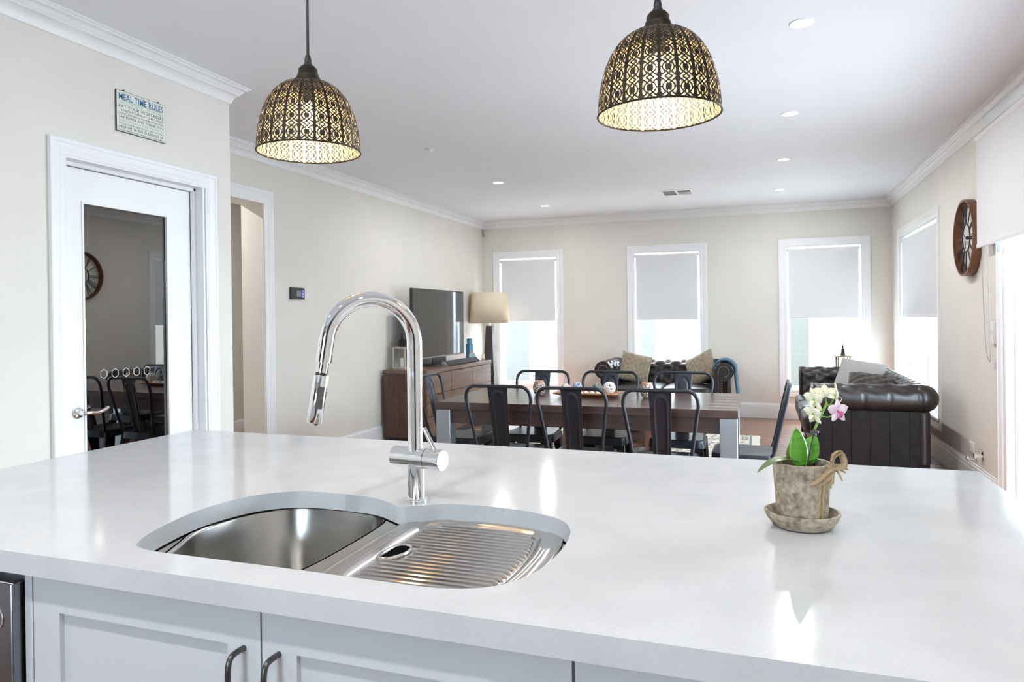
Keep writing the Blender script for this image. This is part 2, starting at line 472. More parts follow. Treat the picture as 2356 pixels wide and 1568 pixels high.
# ---- architraves: picture frame sweep on a wall plane
APROF = [(0, 0), (0, .019), (.004, .021), (.020, .021), (.024, .018), (.030, .018), (.046, .014), (.058, .009), (.064, .011), (.080, .011), (.084, .008), (.0935, .008), (.0935, 0)]
def architrave(rect, to3, closed=True, prof=APROF, width=None):
    """rect = (a0,a1,z0,z1) outer; to3(a,z,d)->xyz, d = distance into room"""
    a0, a1, z0, z1 = rect; n = len(prof); rings = []
    sc = 1. if width is None else width / .0935
    for w, d in prof:
        w *= sc
        if closed: pts = [(a0 + w, z0 + w), (a0 + w, z1 - w), (a1 - w, z1 - w), (a1 - w, z0 + w)]
        else: pts = [(a0 + w, z0), (a0 + w, z1 - w), (a1 - w, z1 - w), (a1 - w, z0)]
        rings.append([to3(a, z, d) for a, z in pts])
    mb = MB(); vs = [rings[j][i] for i in range(4) for j in range(n)]; fs = []
    for i in range(4 if closed else 3):
        i2 = (i + 1) % 4
        for j in range(n): fs.append((i * n + j, i * n + (j + 1) % n, i2 * n + (j + 1) % n, i2 * n + j))
    if not closed: fs.append(tuple(range(n))); fs.append(tuple(3 * n + j for j in range(n)))
    return mb.add(vs, fs)
def back3(a, z, d): return (a, YB - d, z)
def right3(a, z, d): return (XR - d, a, z)
def pantry3(a, z, d): return (XD + d, a, z)
def left3(a, z, d): return (XL + d, a, z)

def frame_boxes(mb, to3, a0, a1, z0, z1, w, d0, d1):
    for p in ((a0, a0 + w, z0, z1), (a1 - w, a1, z0, z1), (a0 + w, a1 - w, z0, z0 + w), (a0 + w, a1 - w, z1 - w, z1)):
        c0 = to3(p[0], p[2], d0); c1 = to3(p[1], p[3], d1)
        mb.box(c0[0], c1[0], c0[1], c1[1], c0[2], c1[2])
    return mb
def window(idx, rect, to3, label, cols=1):
    a0, a1, z0, z1 = rect
    base = to3((a0 + a1) / 2, z0, 0)
    r = sroot('window_%d' % idx, label, base)
    architrave(rect, to3).build('architrave', TRIM, r, True, angle=25)
    i0, i1, j0, j1 = a0 + AW, a1 - AW, z0 + AW, z1 - AW
    mb = MB(); frame_boxes(mb, to3, i0 - .002, i1 + .002, j0 - .002, j1 + .002, .008, 0.002, -.135); mb.build('reveal', TRIM, r, True, smooth=False)
    mb = MB(); frame_boxes(mb, to3, i0 + .006, i1 - .006, j0 + .006, j1 - .006, .034, -.085, -.13); mb.build('sash', TRIM, r, True, bevel=.002)
    n = cols
    for c in range(n):
        b0 = i0 + .04 + (i1 - i0 - .08) * c / n; b1 = i0 + .04 + (i1 - i0 - .08) * (c + 1) / n
        if c: 
            mb = MB(); p = to3(b0 - .02, j0 + .04, -.09); q = to3(b0 + .02, j1 - .04, -.125); mb.box(p[0], q[0], p[1], q[1], p[2], q[2]); mb.build('mullion', TRIM, r, True, bevel=.002)
        mb = MB(); p = to3(b0, j0 + .04, -.106); q = to3(b1, j1 - .04, -.110); mb.box(p[0], q[0], p[1], q[1], p[2], q[2]); mb.build('pane', WINDOWG, r, True, smooth=False)
    return r
wl = ['white framed window beside the floor lamp', 'white framed window behind the two seater sofa', 'white framed window in the corner behind the lantern']
for i, (a, b) in enumerate(WIN_X):
    window(i + 1, (a, b, WZ0, WZ1), back3, wl[i])
window(4, (W4[0], W4[1], WZ0, WZ1), right3, 'white framed wide window on the clock wall', 2)

# sliding door (window_5)
r = sroot('door_2', 'white framed glass sliding door', (XR, SL[1], 0))
arch_sl = architrave((SL[0] - .07, SL[1] + .07, 0, 2.35), right3, False, width=.07); arch_sl.build('architrave', TRIM, r, True, angle=25)
mb = MB(); frame_boxes(mb, right3, SL[0], SL[1], -.0, 2.28, .045, 0, -.148); mb.build('frame', TRIM, r, True, bevel=.003)
for k, (a, b, d) in enumerate([(4.16, 5.455, -.05), (2.795, 4.22, -.095)]):
    mb = MB(); frame_boxes(mb, right3, a, b, .045, 2.235, .055, d, d - .04); sf = mb.build('sash', TRIM, r, True, bevel=.003)
    mb = MB(); p = right3(a + .05, .1, d - .018); q = right3(b - .05, 2.18, d - .024); mb.box(p[0], q[0], p[1], q[1], p[2], q[2]); mb.build('pane', WINDOWG, r, True, smooth=False)
# made-up kitchen window behind the viewer, added to let daylight in
def behind3(a, z, d): return (a, YN + d, z)
r = sroot('window_6', 'kitchen window behind the viewer', (-.8, YN, .95))
mb = MB(); frame_boxes(mb, behind3, -1.4, -.2, 1.15, 1.95, .05, 0, -.1); mb.build('sash', TRIM, r, True)
mb = MB(); mb.box(-1.36, -.24, YN - .06, YN - .055, 1.19, 1.91); mb.build('pane', WINDOWG, r, True, smooth=False)

# ---- hall opening trim
r = sroot('trim_2', 'white moulded casing around the hallway opening', (XL, HALL[1], 0))
architrave((HALL[0] - .115, HALL[1] + .115, 0, HALL[2] + .105), left3, False, width=.105).build('architrave', TRIM, r, True, angle=25)
# ---- hall door far away in the hallway
r = sroot('door_3', 'blue grey door in the hallway', (-5.6, 6.0, 0))
mb = MB(); mb.box(-5.615, -5.58, 5.35, 6.35, 0, 2.05); mb.build('leaf', mat('hall_door', (.30, .37, .45), .5, var=.05), r, True, bevel=.003)
mb = MB(); frame_boxes(mb, lambda a, z, d: (-5.62 + d, a, z), 5.28, 6.42, -.1, 2.12, .07, 0, .05); mb.build('architrave', TRIM, r, True)

# ---- pantry door
r = sroot('door_1', 'white pantry door with dark glass panel and hexagon stickers', (XD, 2.8, 0))
architrave((PD[0] - .077, PD[1] + .09, 0, PD[2] + .07), pantry3, False, width=.082).build('architrave', TRIM, r, True, angle=25)
mb = MB()
mb.box(XD - .12, XD + .004, PD[0] - .002, PD[0] + .012, 0, PD[2] + .002); mb.box(XD - .12, XD + .004, PD[1] - .012, PD[1] + .002, 0, PD[2] + .002); mb.box(XD - .12, XD + .004, PD[0], PD[1], PD[2] - .012, PD[2] + .002)
mb.build('jamb', TRIM, r, True, smooth=False)
mb = MB()
mb.box(XD - .07, XD - .045, PD[1] - .028, PD[1] - .012, 0, PD[2] - .012); mb.box(XD - .07, XD - .045, PD[0] + .012, PD[1] - .012, PD[2] - .03, PD[2] - .012)
mb.build('stop', TRIM, r, True, bevel=.002)
LX = XD - .072      # leaf face
gy0, gy1, gz0, gz1 = 2.512, 3.030, .12, 1.888
ly0, ly1, lz1 = PD[0] + .013, PD[1] - .03, PD[2] - .032
mb = MB()
for a, b, z0, z1 in ((ly0, gy0, .005, lz1), (gy1, ly1, .005, lz1), (gy0, gy1, gz1, lz1), (gy0, gy1, .005, gz0)):
    mb.box(LX - .038, LX, a, b, z0, z1)
leaf = mb.build('leaf', DOORW, r, True, smooth=False)
mb = MB(); frame_boxes(mb, lambda a, z, d: (LX + d, a, z), gy0 - .004, gy1 + .004, gz0 - .004, gz1 + .004, .012, .004, -.012); mb.build('glazing_bead', DOORW, r, True, bevel=.002)
mb = MB(); mb.box(LX - .020, LX - .014, gy0, gy1, gz0, gz1); pane = mb.build('pane', PANTRYG, r, True, smooth=False)
pane['label'] = 'dark reflective glass panel'
for k in range(5):
    cy = 2.630 + k * .0655; cz = 1.064 - k * .0008
    mb = MB(); pts = [(LX - .0125, cy + .021 * math.sin(a * PI / 3), cz + .023 * math.cos(a * PI / 3)) for a in range(6)]
    mb.tube(pts, .0015, 6, closed=True); mb.build('hexagon_sticker', emis('frost', (.8, .8, .8), .0) if False else mat('frosted_sticker', (.85, .86, .85), .6), pane, True)
mb = MB()
hy, hz = 2.475, .893
mb.lathe([(.027, 0), (.027, .006), (.022, .011), (.012, .012), (.011, .045)], 24, (LX, hy, hz), (1, 0, 0))
mb.tube(cr_spline([(LX + .045, hy - .004, hz), (LX + .052, hy + .02, hz + .001), (LX + .052, hy + .06, hz - .004), (LX + .050, hy + .10, hz + .004), (LX + .046, hy + .125, hz + .014)], 6, False), [.010, .010, .010, .010, .010, .0095] + [.009] * 40 if False else .009, 10)
mb.build('lever_handle', CHROME, r, True)

# ---- outside: fence walls and ground beyond the windows
EXTW = mat('render_white', (.5, .5, .49), .8, var=.02)
EXT_SHADE = mat('render_grey', (.036, .0375, .036), .8, var=.03)  # shade on the boundary wall, put into the colour
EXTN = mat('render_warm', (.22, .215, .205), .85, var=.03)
GROUND = mat('pale_paving', (.60, .60, .58), .85, var=.06, vscale=4, bump=.1)
DECKM = mat('deck_timber', (.25, .265, .28), .7, var=.2, vscale=6, stretch=(8, 1, 1), detail=2.)
mb = MB(); mb.box(1.65, 8, -8, 6.2, -.35, -.20); tag(mb.build('deck', DECKM, smooth=False), 'dull timber deck outside the sliding door', 'deck')['kind'] = 'structure'  # made-up decking, darker ground that cuts the bounce onto the ceiling
mb = MB(); mb.box(-9, 1.65, -8, 16, -.35, -.20); mb.box(1.65, 8, 6.2, 16, -.35, -.20); tag(mb.build('paving', GROUND, smooth=False), 'pale paving outside the windows', 'paving')['kind'] = 'structure'
fw = thing('boundary_wall', 'pale boundary wall seen through the end windows', 'wall', (-1, 12.2, -.2))
segs = [(-9, -3.93, 'g'), (-3.93, -2.55, 'w'), (-2.55, -1.69, 'g'), (-1.69, -.75, 'w'), (-.75, .68, 'g'), (.68, 6, 'w')]  # g: stretches painted dark as shade, w: wall left bright as sunlit
mb = MB(); mb.box(-9, 6, 12.2, 12.35, -.2, 1.75); mb.build('wall', EXTW, fw, True, smooth=False)
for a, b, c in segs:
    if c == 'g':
        mb = MB(); mb.box(a, b, 12.17, 12.2, -.2, 1.6); mb.build('panel', EXT_SHADE, fw, True, smooth=False)
nw = thing('neighbour_wall', 'tall pale neighbouring wall outside the wide window', 'wall', (2.7, 8.6, -.2))  # added tall wall, blocks sky light from the wide window
for k in range(4):
    mb = MB(); mb.box(2.75, 2.9, 6.3 + k * 1.3, 6.3 + k * 1.3 + 1.296, -.2, 3.0); mb.build('panel', EXTN, nw, True, smooth=False)
fr = thing('side_fence', 'pale side fence seen through the right hand windows', 'fence', (4.6, 5, -.2))
for k in range(6):
    mb = MB(); mb.box(4.6, 4.64, -2 + k * 1.2, -2 + k * 1.2 + 1.17, -.2, 1.7); mb.build('panel', EXTW, fr, True, smooth=False)

# made-up kitchen run behind the viewer, added for the chrome to reflect
t = thing('kitchen_bench', 'white back bench of the kitchen behind the viewer', 'cabinet', (-1.2, YN + .3, 0))
mb = MB(); mb.box(-2.9, .3, YN + .002, YN + .60, .1, .88); mb.build('carcass', CAB, t, True, smooth=False)
mb = MB(); mb.box(-2.93, .33, YN + .002, YN + .64, .88, .92); mb.build('worktop', QUARTZ, t, True, bevel=.002)
t = thing('oven_tower', 'dark oven tower of the kitchen behind the viewer', 'oven', (.9, YN + .3, 0))
mb = MB(); mb.box(.345, 1.45, YN + .002, YN + .64, .0, 2.25); mb.build('body', BLACKP, t, True, smooth=False)
t = thing('range_hood', 'dark splashback and hood of the kitchen behind the viewer', 'hood', (-2.2, YN + .2, 1.5))
mb = MB(); mb.box(-2.9, -1.6, YN + .002, YN + .35, 1.5, 2.3); mb.build('body', BLACKP, t, True, smooth=False)

# ================================================================== CEILING FITTINGS
LIGHTM = emis('led_lens', (1.0, .97, .92), 30.)
def downlight(x, y, label, group='recessed downlights', w=None):
    t = thing('downlight', label, 'downlight', (x, y, ZC), 0, group)
    mb = MB(); mb.lathe([(.046, 0), (.047, -.004), (.055, -.006), (.057, -.003), (.057, 0)], 28); mb.build('trim_ring', TRIM, t)
    mb = MB(); mb.lathe([(.001, -.003), (.046, -.003)], 28, cap0=False, cap1=False); mb.build('lens', LIGHTM, t, smooth=False)
    l = bpy.data.lights.new('lamp', 'AREA'); l.shape = 'DISK'; l.size = .09; l.energy = DOWNLIGHT_W if w is None else w; l.color = (1.0, .975, .95)
    lo = bpy.data.objects.new('lamp', l); C.objects.link(lo); lo.parent = t; lo.location = (0, 0, -.008)
downlight(.19, 3.70, 'large glowing downlight nearest the viewer, in the row towards the clock wall')
downlight(.19, 5.34, 'second glowing downlight in the row of four towards the clock wall')
downlight(.19, 6.90, 'third glowing downlight in the row of four towards the clock wall')
downlight(.19, 8.56, 'smallest farthest downlight in the row towards the clock wall', w=6.)
downlight(-2.53, 6.90, 'glowing downlight above the television, nearer of the two')
downlight(-2.53, 8.57, 'glowing downlight near the end wall on the television side', w=6.)
for k, xx in enumerate((-2.1, -.85, .45)):  # unseen lights added above the island to light its front
    downlight(xx, .15, ['kitchen downlight over the pantry side of the sink bench', 'kitchen downlight over the middle of the sink bench', 'kitchen downlight over the right of the sink bench'][k], w=8.)
downlight(-4.75, 4.6, 'hallway downlight beyond the doorway', w=26.)  # out of view, added to brighten the hallway opening
# small ceiling speaker/sensor disc
mb = MB(); mb.lathe([(.03, 0), (.036, -.003), (.034, -.012), (.02, -.016), (.001, -.017)], 24, (-2.53, 5.31, ZC)); mb.lathe([(.012, -.016), (.012, -.022), (.001, -.0225)], 12, (-2.53, 5.31, ZC))
tag(mb.build('smoke_alarm', TRIM), 'small white round detector on the ceiling', 'detector')
# vent
t = thing('ceiling_vent', 'white rectangular air vent in the ceiling with slats in two directions', 'vent', (-.89, 8.26, ZC))
mb = MB()
for a, b, c, d in ((-.185, .185, -.185, -.15), (-.185, .185, .15, .185), (-.185, -.15, -.15, .15), (.15, .185, -.15, .15), (-.012, .012, -.15, .15)):
    mb.box(a, b, c, d, -.008, 0)
mb.build('frame', TRIM, t, bevel=.002)
mb = MB(); mb.box(-.15, .15, -.15, .15, -.001, 0); mb.build('duct', BLACKP, t, smooth=False)
SLAT = mat('vent_slat', (.55, .56, .53), .5)
for side in (-1, 1):
    for k in range(7):
        mb = MB()
        if side < 0:
            xx = -.14 + k * .02; mb.obox((xx, -.06, -.005), (.011, .15, .003), Matrix.Rotation(.5, 3, 'Y'))
        else:
            xx = .025 + k * .0185; mb.obox((xx, .06, -.005), (.010, .15, .003), Matrix.Rotation(-.5, 3, 'Y'))
        mb.build('slat', SLAT, t, smooth=False)
    mb = MB()
    for k in range(5):
        mb.obox((side * .081, -side * -.085 - .06 * 0 + (k - 2) * .022, -.005) if False else (side * .081, side * (-.08) + (k - 2) * .026, -.005), (.13, .017, .003), Matrix.Rotation(.4, 3, 'X'))
    mb.build('cross_slat', SLAT, t, smooth=False)

# ================================================================== PENDANTS
def shade_mesh():
    N, ROWS = 22, 6
    R0, HH = .1215, .168
    TH1 = math.radians(79)
    def prof(s):
        th = TH1 * s
        return R0 * max(0.02, math.cos(th)) ** .72, HH * math.sin(th) / math.sin(TH1) 
    def P(phi, s, off):
        r, z = prof(s)
        r2, z2 = prof(min(1, s + .01)); r1, z1 = prof(max(0, s - .01))
        tz = Vector((r2 - r1, z2 - z1)).normalized(); n = Vector((tz.y, -tz.x))
        r += n.x * off; z += n.y * off
        return (r * math.cos(phi), r * math.sin(phi), z)
    ARC = .215
    def arc(cx, cy, r, a0, a1, n=7, ry=None):
        return [(cx + r * math.cos(math.radians(a0 + (a1 - a0) * i / n)), cy + (ry or r) * math.sin(math.radians(a0 + (a1 - a0) * i / n))) for i in range(n + 1)]
    strokes = []
    for sx in (1, -1):
        f = lambda L: [(.5 + sx * (x - .5), y) for x, y in L]
        strokes.append(f(arc(.5, .5, .33, -65, 65, 7, .27)))
        strokes.append(f([(.64, .74), (.58, .68), (.60, .61), (.66, .60)]))
        strokes.append(f([(.64, .26), (.58, .32), (.60, .39), (.66, .40)]))
        strokes.append(f([(.83, .5), (1.0, .5)]))
        strokes.append(f([(.5, .5), (.66, .5)]))
        strokes.append(f([(.64, .74), (.80, .86), (.98, 1.0)]))
        strokes.append(f([(.64, .26), (.80, .14), (.98, 0.0)]))
        strokes.append(f([(.5, .86), (.60, .93), (.72, 1.0)]))
        strokes.append(f([(.5, .14), (.60, .07), (.72, 0.0)]))
        strokes.append(f([(.64, .74), (.57, .80), (.5, .86)]))
        strokes.append(f([(.64, .26), (.57, .20), (.5, .14)]))
        strokes.append(f(arc(.82, .80, .10, -40, 120, 4, .07)))
        strokes.append(f(arc(.82, .20, .10, 40, -120, 4, .07)))
    mb = MB(); mb.recalc = False
    def ribbon(pts, row, pan, hw):
        su0 = ARC / ROWS
        for lay, off in ((0, .0007), (1, -.0007)):
            mb.cur = lay
            vs = []
            for i, (u, v) in enumerate(pts):
                s = (row + v) / ROWS
                rr = prof(min(max(s, 0), 1))[0]; su = rr * 2 * PI / N
                a = pts[max(0, i - 1)]; b = pts[min(len(pts) - 1, i + 1)]
                t = Vector(((b[0] - a[0]) * su, (b[1] - a[1]) * su0)); t = t.normalized() if t.length > 0 else Vector((1, 0))
                w = min(hw, su * .055)
                n = Vector((-t.y, t.x)) * w
                for sg in (1, -1):
                    uu = u + sg * n.x / su; vv = v + sg * n.y / su0
                    s2 = min(max((row + vv) / ROWS, 0), 1)
                    vs.append(P((pan + uu) * 2 * PI / N, s2, off))
            k = len(pts)
            fs = [((2 * i, 2 * i + 2, 2 * i + 3, 2 * i + 1) if lay == 0 else (2 * i, 2 * i + 1, 2 * i + 3, 2 * i + 2)) for i in range(k - 1)]
            mb.add(vs, fs)
    for pan in range(N):
        # rib
        for lay, off in ((0, .0012), (1, -.0012)):
            mb.cur = lay; vs = []; K = 26
            for i in range(K):
                s = i / (K - 1); rr = prof(s)[0]
                w = min(.0030, rr * 2 * PI / N * .14) / rr
                for sg in (1, -1): vs.append(P(pan * 2 * PI / N + sg * w, s, off))
            mb.add(vs, [((2 * i, 2 * i + 2, 2 * i + 3, 2 * i + 1) if lay == 0 else (2 * i, 2 * i + 1, 2 * i + 3, 2 * i + 2)) for i in range(K - 1)])
        for row in range(ROWS):
            for st in strokes: ribbon(st, row, pan, .00125)
            for lay, off in ((0, .0011), (1, -.0011)):
                mb.cur = lay
                s = (row + .5) / ROWS; rr = prof(s)[0]; su = rr * 2 * PI / N
                rd = min(.0062, su * .22)
                ring = [P((pan + .5 + rd * math.cos(a * PI / 4) / su) * 2 * PI / N, (row + .5 + rd * math.sin(a * PI / 4) / (ARC / ROWS)) / ROWS, off) for a in range(8)]
                mb.add(ring, [tuple(range(8)) if lay == 0 else tuple(range(7, -1, -1))])
    return mb.mesh('shade', [BRASSD, GOLDIN], smooth=False)
SHADE = shade_mesh()
BULBM = emis('bulb_filament', (1.0, .66, .30), 14.)
def pendant(x, y, label):
    t = thing('pendant_lamp', label, 'pendant lamp', (x, y, 1.722), 0, 'pendant lamps over the island')
    sh = link('shade', SHADE, t); sh['label'] = 'pierced bronze dome shade, gold inside'
    mb = MB(); mb.tube([(.1225 * math.cos(a * 2 * PI / 64), .1225 * math.sin(a * 2 * PI / 64), 0) for a in range(64)], .0022, 8, closed=True); mb.build('rim', BRASSD, sh)
    mb = MB(); mb.lathe([(.037, .163), (.033, .171), (.030, .172), (.029, .178), (.026, .180), (.0255, .186), (.0235, .188), (.022, .200), (.016, .207), (.011, .209)], 32); mb.build('cap', BRASSD, t)
    mb = MB(); mb.lathe([(.0095, .208), (.0098, .214), (.008, .216), (.0085, .222), (.006, .232), (.0045, .235)], 20); mb.build('cord_grip', BLACKP, t)
    mb = MB(); mb.tube([(0, 0, .233), (.0, 0, .5), (0, 0, ZC - 1.722 - .02)], .0036, 10); mb.build('cord', BLACKP, t)
    mb = MB(); mb.lathe([(.05, ZC - 1.722), (.05, ZC - 1.722 - .015), (.012, ZC - 1.722 - .03), (.004, ZC - 1.722 - .031)], 28); mb.build('ceiling_rose', BRASSD, t)
    mb = MB(); mb.lathe([(.014, .165), (.014, .125), (.012, .122), (.001, .121)], 20); mb.build('lamp_holder', BLACKP, t)
    mb = MB(); mb.lathe([(.001, .052), (.007, .055), (.012, .066), (.0125, .080), (.009, .098), (.0075, .122)], 20); mb.build('bulb', BULBM, t)
    l = bpy.data.lights.new('lamp', 'POINT'); l.energy = 1.1; l.color = (1, .76, .46); l.shadow_soft_size = .012
    lo = bpy.data.objects.new('lamp', l); C.objects.link(lo); lo.parent = t; lo.location = (0, 0, .035)
pendant(-1.028, 1.475, 'pierced bronze dome pendant on a long black cord, nearer the meal time sign')
pendant(-.193, 1.475, 'pierced bronze dome pendant at the top, nearer the large downlight')

# ================================================================== ISLAND
CX0, CX1, CY0, CY1 = -1.9595, .5011, .8765, 2.0741
sink_pts = [(-1.064, .990), (-1.100, 1.09), (-1.116, 1.215), (-1.085, 1.335), (-1.012, 1.396), (-.91, 1.404), (-.814, 1.394), (-.758, 1.366), (-.722, 1.346), (-.69, 1.362), (-.640, 1.394), (-.56, 1.402), (-.467, 1.393), (-.385, 1.360), (-.343, 1.301),
            (-.326, 1.20), (-.334, 1.07), (-.372, .992), (-.44, .957), (-.54, .953), (-.70, .955), (-.90, .955), (-1.015, .958)]
sink_loop = [(p.x, p.y) for p in cr_spline([(x, y, 0) for x, y in sink_pts], 6)]
def counter_mesh():
    bm = bmesh.new()
    outer = [(CX0, CY0), (CX1, CY0), (CX1, CY1), (CX0, CY1)]
    ring = []
    for L in (outer, sink_loop):
        vs = [bm.verts.new((x, y, CT)) for x, y in L]
        es = [bm.edges.new((vs[i], vs[(i + 1) % len(vs)])) for i in range(len(vs))]
        ring.append(vs)
    bmesh.ops.triangle_fill(bm, use_beauty=True, use_dissolve=False, edges=bm.edges[:])
    bmesh.ops.recalc_face_normals(bm, faces=bm.faces)
    for f in bm.faces:
        if f.normal.z < 0: f.normal_flip()
    top = bm.faces[:]
    dz = -.038
    mp = {v: bm.verts.new((v.co.x, v.co.y, CT + dz)) for v in bm.verts[:]}
    for f in top: bm.faces.new([mp[v] for v in reversed(f.verts)])
    for vs in ring:
        for i in range(len(vs)):
            a, b = vs[i], vs[(i + 1) % len(vs)]
            bm.faces.new((a, b, mp[b], mp[a]))
    bmesh.ops.recalc_face_normals(bm, faces=bm.faces)
    me = bpy.data.meshes.new('island_countertop'); bm.to_mesh(me); bm.free(); me.materials.append(QUARTZ)
    return me
me = counter_mesh()
me.polygons.foreach_set('use_smooth', [True] * len(me.polygons)); me.set_sharp_from_angle(angle=math.radians(30))
o = link('island_countertop', me, bevel=.0018)
tag(o, 'pale polished stone island countertop with a sink cutout', 'countertop')

# sink base cabinet
FY = .8985
def shaker(parent, x0, x1, z0, z1, handle_side):
    mb = MB(); w = .0625
    mb.box(x0, x0 + w, FY, FY + .02, z0, z1); mb.box(x1 - w, x1, FY, FY + .02, z0, z1)
    mb.box(x0 + w, x1 - w, FY, FY + .02, z1 - w, z1); mb.box(x0 + w, x1 - w, FY, FY + .02, z0, z0 + w)
    d = mb.build('door', CAB, parent, True, smooth=False)
    mb = MB(); mb.box(x0 + w - .004, x1 - w + .004, FY + .009, FY + .016, z0 + w - .004, z1 - w + .004); mb.build('panel', CAB, d, True, smooth=False)
    if handle_side:
        hx = x1 - .031 if handle_side > 0 else x0 + .031
        bird_handle(d, hx, z1 - .065)
    return d
def bird_handle(parent, hx, ztop):
    IRON = mat('pewter_iron', (.13, .125, .12), .35, .9, var=.2, vscale=90)
    zc = ztop - .09; yo = FY - .036
    mb = MB()
    up = cr_spline([(hx, FY + .001, ztop), (hx, FY - .020, ztop), (hx, FY - .031, ztop - .004), (hx, yo, ztop - .018), (hx, yo, ztop - .042)], 5, False)
    mb.tube(up, .0046, 10)
    lo = [(p.x, p.y, 2 * zc - p.z) for p in up]; mb.tube(lo, .0046, 10)
    for k in range(4):
        pts = []
        for i in range(19):
            t = i / 18; a = k * PI / 2 + t * PI * 1.5; rr = .0025 + .0085 * math.sin(PI * t) ** .8
            pts.append((hx + rr * math.cos(a), yo + rr * math.sin(a), ztop - .040 - t * .10))
        mb.tube(pts, .0022, 6)
    h = mb.build('handle', IRON, parent, True); h['label'] = 'dark pewter twisted birdcage handle'
t = thing('sink_cabinet', 'white cabinet under the sink with two recessed panel doors', 'cabinet', (-.725, 1.2, 0))
mb = MB()
mb.box(-1.2115, -1.1955, FY + .022, 1.52, .10, .880); mb.box(-.2525, -.2365, FY + .022, 1.52, .10, .880); mb.box(-1.1955, -.2525, FY + .022, 1.52, .10, .116); mb.box(-1.1955, -.2525, 1.504, 1.52, .116, .880)
mb.box(-1.2115, -.2365, FY + .06, FY + .075, 0, .10)
mb.build('carcass', CAB, t, True, smooth=False)
shaker(t, -1.2095, -.7255, .105, .877, 1)
shaker(t, -.7225, -.2365, .105, .877, -1)
t = thing('drawer_cabinet', 'white island cabinet right of the sink doors', 'cabinet', (.13, 1.2, 0))
mb = MB(); mb.box(-.2335, .458, FY + .022, 1.52, .10, .880); mb.box(-.2335, .458, FY + .06, FY + .075, 0, .10); mb.build('carcass', CAB, t, True, smooth=False)
shaker(t, -.2325, .456, .49, .877, 0); shaker(t, -.2325, .456, .105, .487, 0)
mb = MB(); mb.box(.460, .4785, FY, 1.75, 0, .880); tag(mb.build('end_panel', CAB, bevel=.001), 'white end panel closing the island beside the drawers', 'panel')
mb = MB(); mb.box(-1.231, -1.2135, FY, 1.52, 0, .880); tag(mb.build('filler_panel', CAB, bevel=.001), 'narrow white upright panel between the dishwasher and the sink doors', 'panel')
mb = MB(); mb.box(-1.93, -1.912, FY, 1.75, 0, .880); mb.box(-1.912, .460, 1.53, 1.548, 0, .880); tag(mb.build('back_panel', CAB, smooth=False), 'white back panel of the island facing the dining table', 'panel')
mb = MB(); mb.box(-1.911, -1.232, FY + .03, FY + .045, .866, .880); tag(mb.build('top_rail', CAB, smooth=False), 'thin white rail above the dishwasher', 'rail')
DWM = mat('dishwasher_steel', (.26, .27, .30), .28, 1., var=.05, vscale=20, stretch=(1, 1, 20))
t = thing('dishwasher', 'stainless steel dishwasher at the left end of the island', 'dishwasher', (-1.57, 1.15, 0))
mb = MB(); mb.box(-1.908, -1.236, FY + .046, 1.50, .02, .85); mb.build('tub', BLACKP, t, True, smooth=False)
mb = MB(); mb.box(-1.904, -1.2375, FY - .0185, FY + .028, .10, .862); mb.build('door', DWM, t, True, bevel=.004)
mb = MB(); mb.tube([(-1.281 + .021 * math.cos(a * PI / 16), FY - .0195, .797 + .021 * math.sin(a * PI / 16)) for a in range(32)], .0012, 6, closed=True); mb.build('dial_ring', CHROME, t, True)

# ---- sink
def inset(loop, d):
    k = len(loop); out = []
    for i in range(k):
        a = Vector(loop[i - 1]); b = Vector(loop[(i + 1) % k]); tt = (b - a).normalized(); n = Vector((-tt.y, tt.x))
        out.append(Vector(loop[i]) + n * d)
    return out
t = thing('sink', 'stainless steel undermount sink with one deep bowl', 'sink', (-.725, 1.2, .7))
bowl_pts = [(-1.045, 1.005), (-1.090, 1.10), (-1.127, 1.20), (-1.115, 1.329), (-1.045, 1.425), (-.915, 1.441), (-.826, 1.425), (-.779, 1.388), (-.760, 1.335), (-.753, 1.188), (-.756, 1.06), (-.775, .985), (-.83, .965), (-.93, .965), (-1.0, .975)]
bowl = [(p.x, p.y) for p in cr_spline([(x, y, 0) for x, y in bowl_pts], 5)]
bowl = [(-.93 + (x + .93) * .965, 1.2 + (y - 1.2) * .97) for x, y in bowl]
tray_pts = [(-.706, 1.02), (-.716, 1.125), (-.719, 1.307), (-.706, 1.385), (-.665, 1.424), (-.587, 1.440), (-.442, 1.424), (-.392, 1.392), (-.368, 1.335), (-.355, 1.21), (-.362, 1.07), (-.395, .99), (-.46, .962), (-.56, .958), (-.66, .965)]
tray = [(p.x, p.y) for p in cr_spline([(x, y, 0) for x, y in tray_pts], 5)]
def loops_mesh(mb, loops):
    k = len(loops[0][0]); base = len(mb.v)
    vs = [(x, y, z) for L, z in loops for x, y in L]
    fs = [(i * k + j, i * k + (j + 1) % k, (i + 1) * k + (j + 1) % k, (i + 1) * k + j) for i in range(len(loops) - 1) for j in range(k)]
    mb.add(vs, fs)
    return mb
def area_sign(L): return sum(L[i][0] * L[(i + 1) % len(L)][1] - L[(i + 1) % len(L)][0] * L[i][1] for i in range(len(L)))
def shrink(L, d):
    s = 1 if area_sign(L) > 0 else -1
    return [tuple(q) for q in inset(L, d * s)]
mb = MB(); mb.recalc = True
zr = .8795
cen = (sum(p[0] for p in bowl) / len(bowl), sum(p[1] for p in bowl) / len(bowl))
lp = [(shrink(bowl, -.004), zr - .0), (bowl, zr), (shrink(bowl, .003), zr - .002), (shrink(bowl, .006), zr - .008), (shrink(bowl, .014), zr - .15), (shrink(bowl, .022), zr - .170), (shrink(bowl, .040), zr - .180)]
loops_mesh(mb, lp)
L = lp[-1][0]; mb.add([(x, y, zr - .180) for x, y in L], [tuple(range(len(L)))])
mb.build('bowl', STEEL, t, True, angle=60)
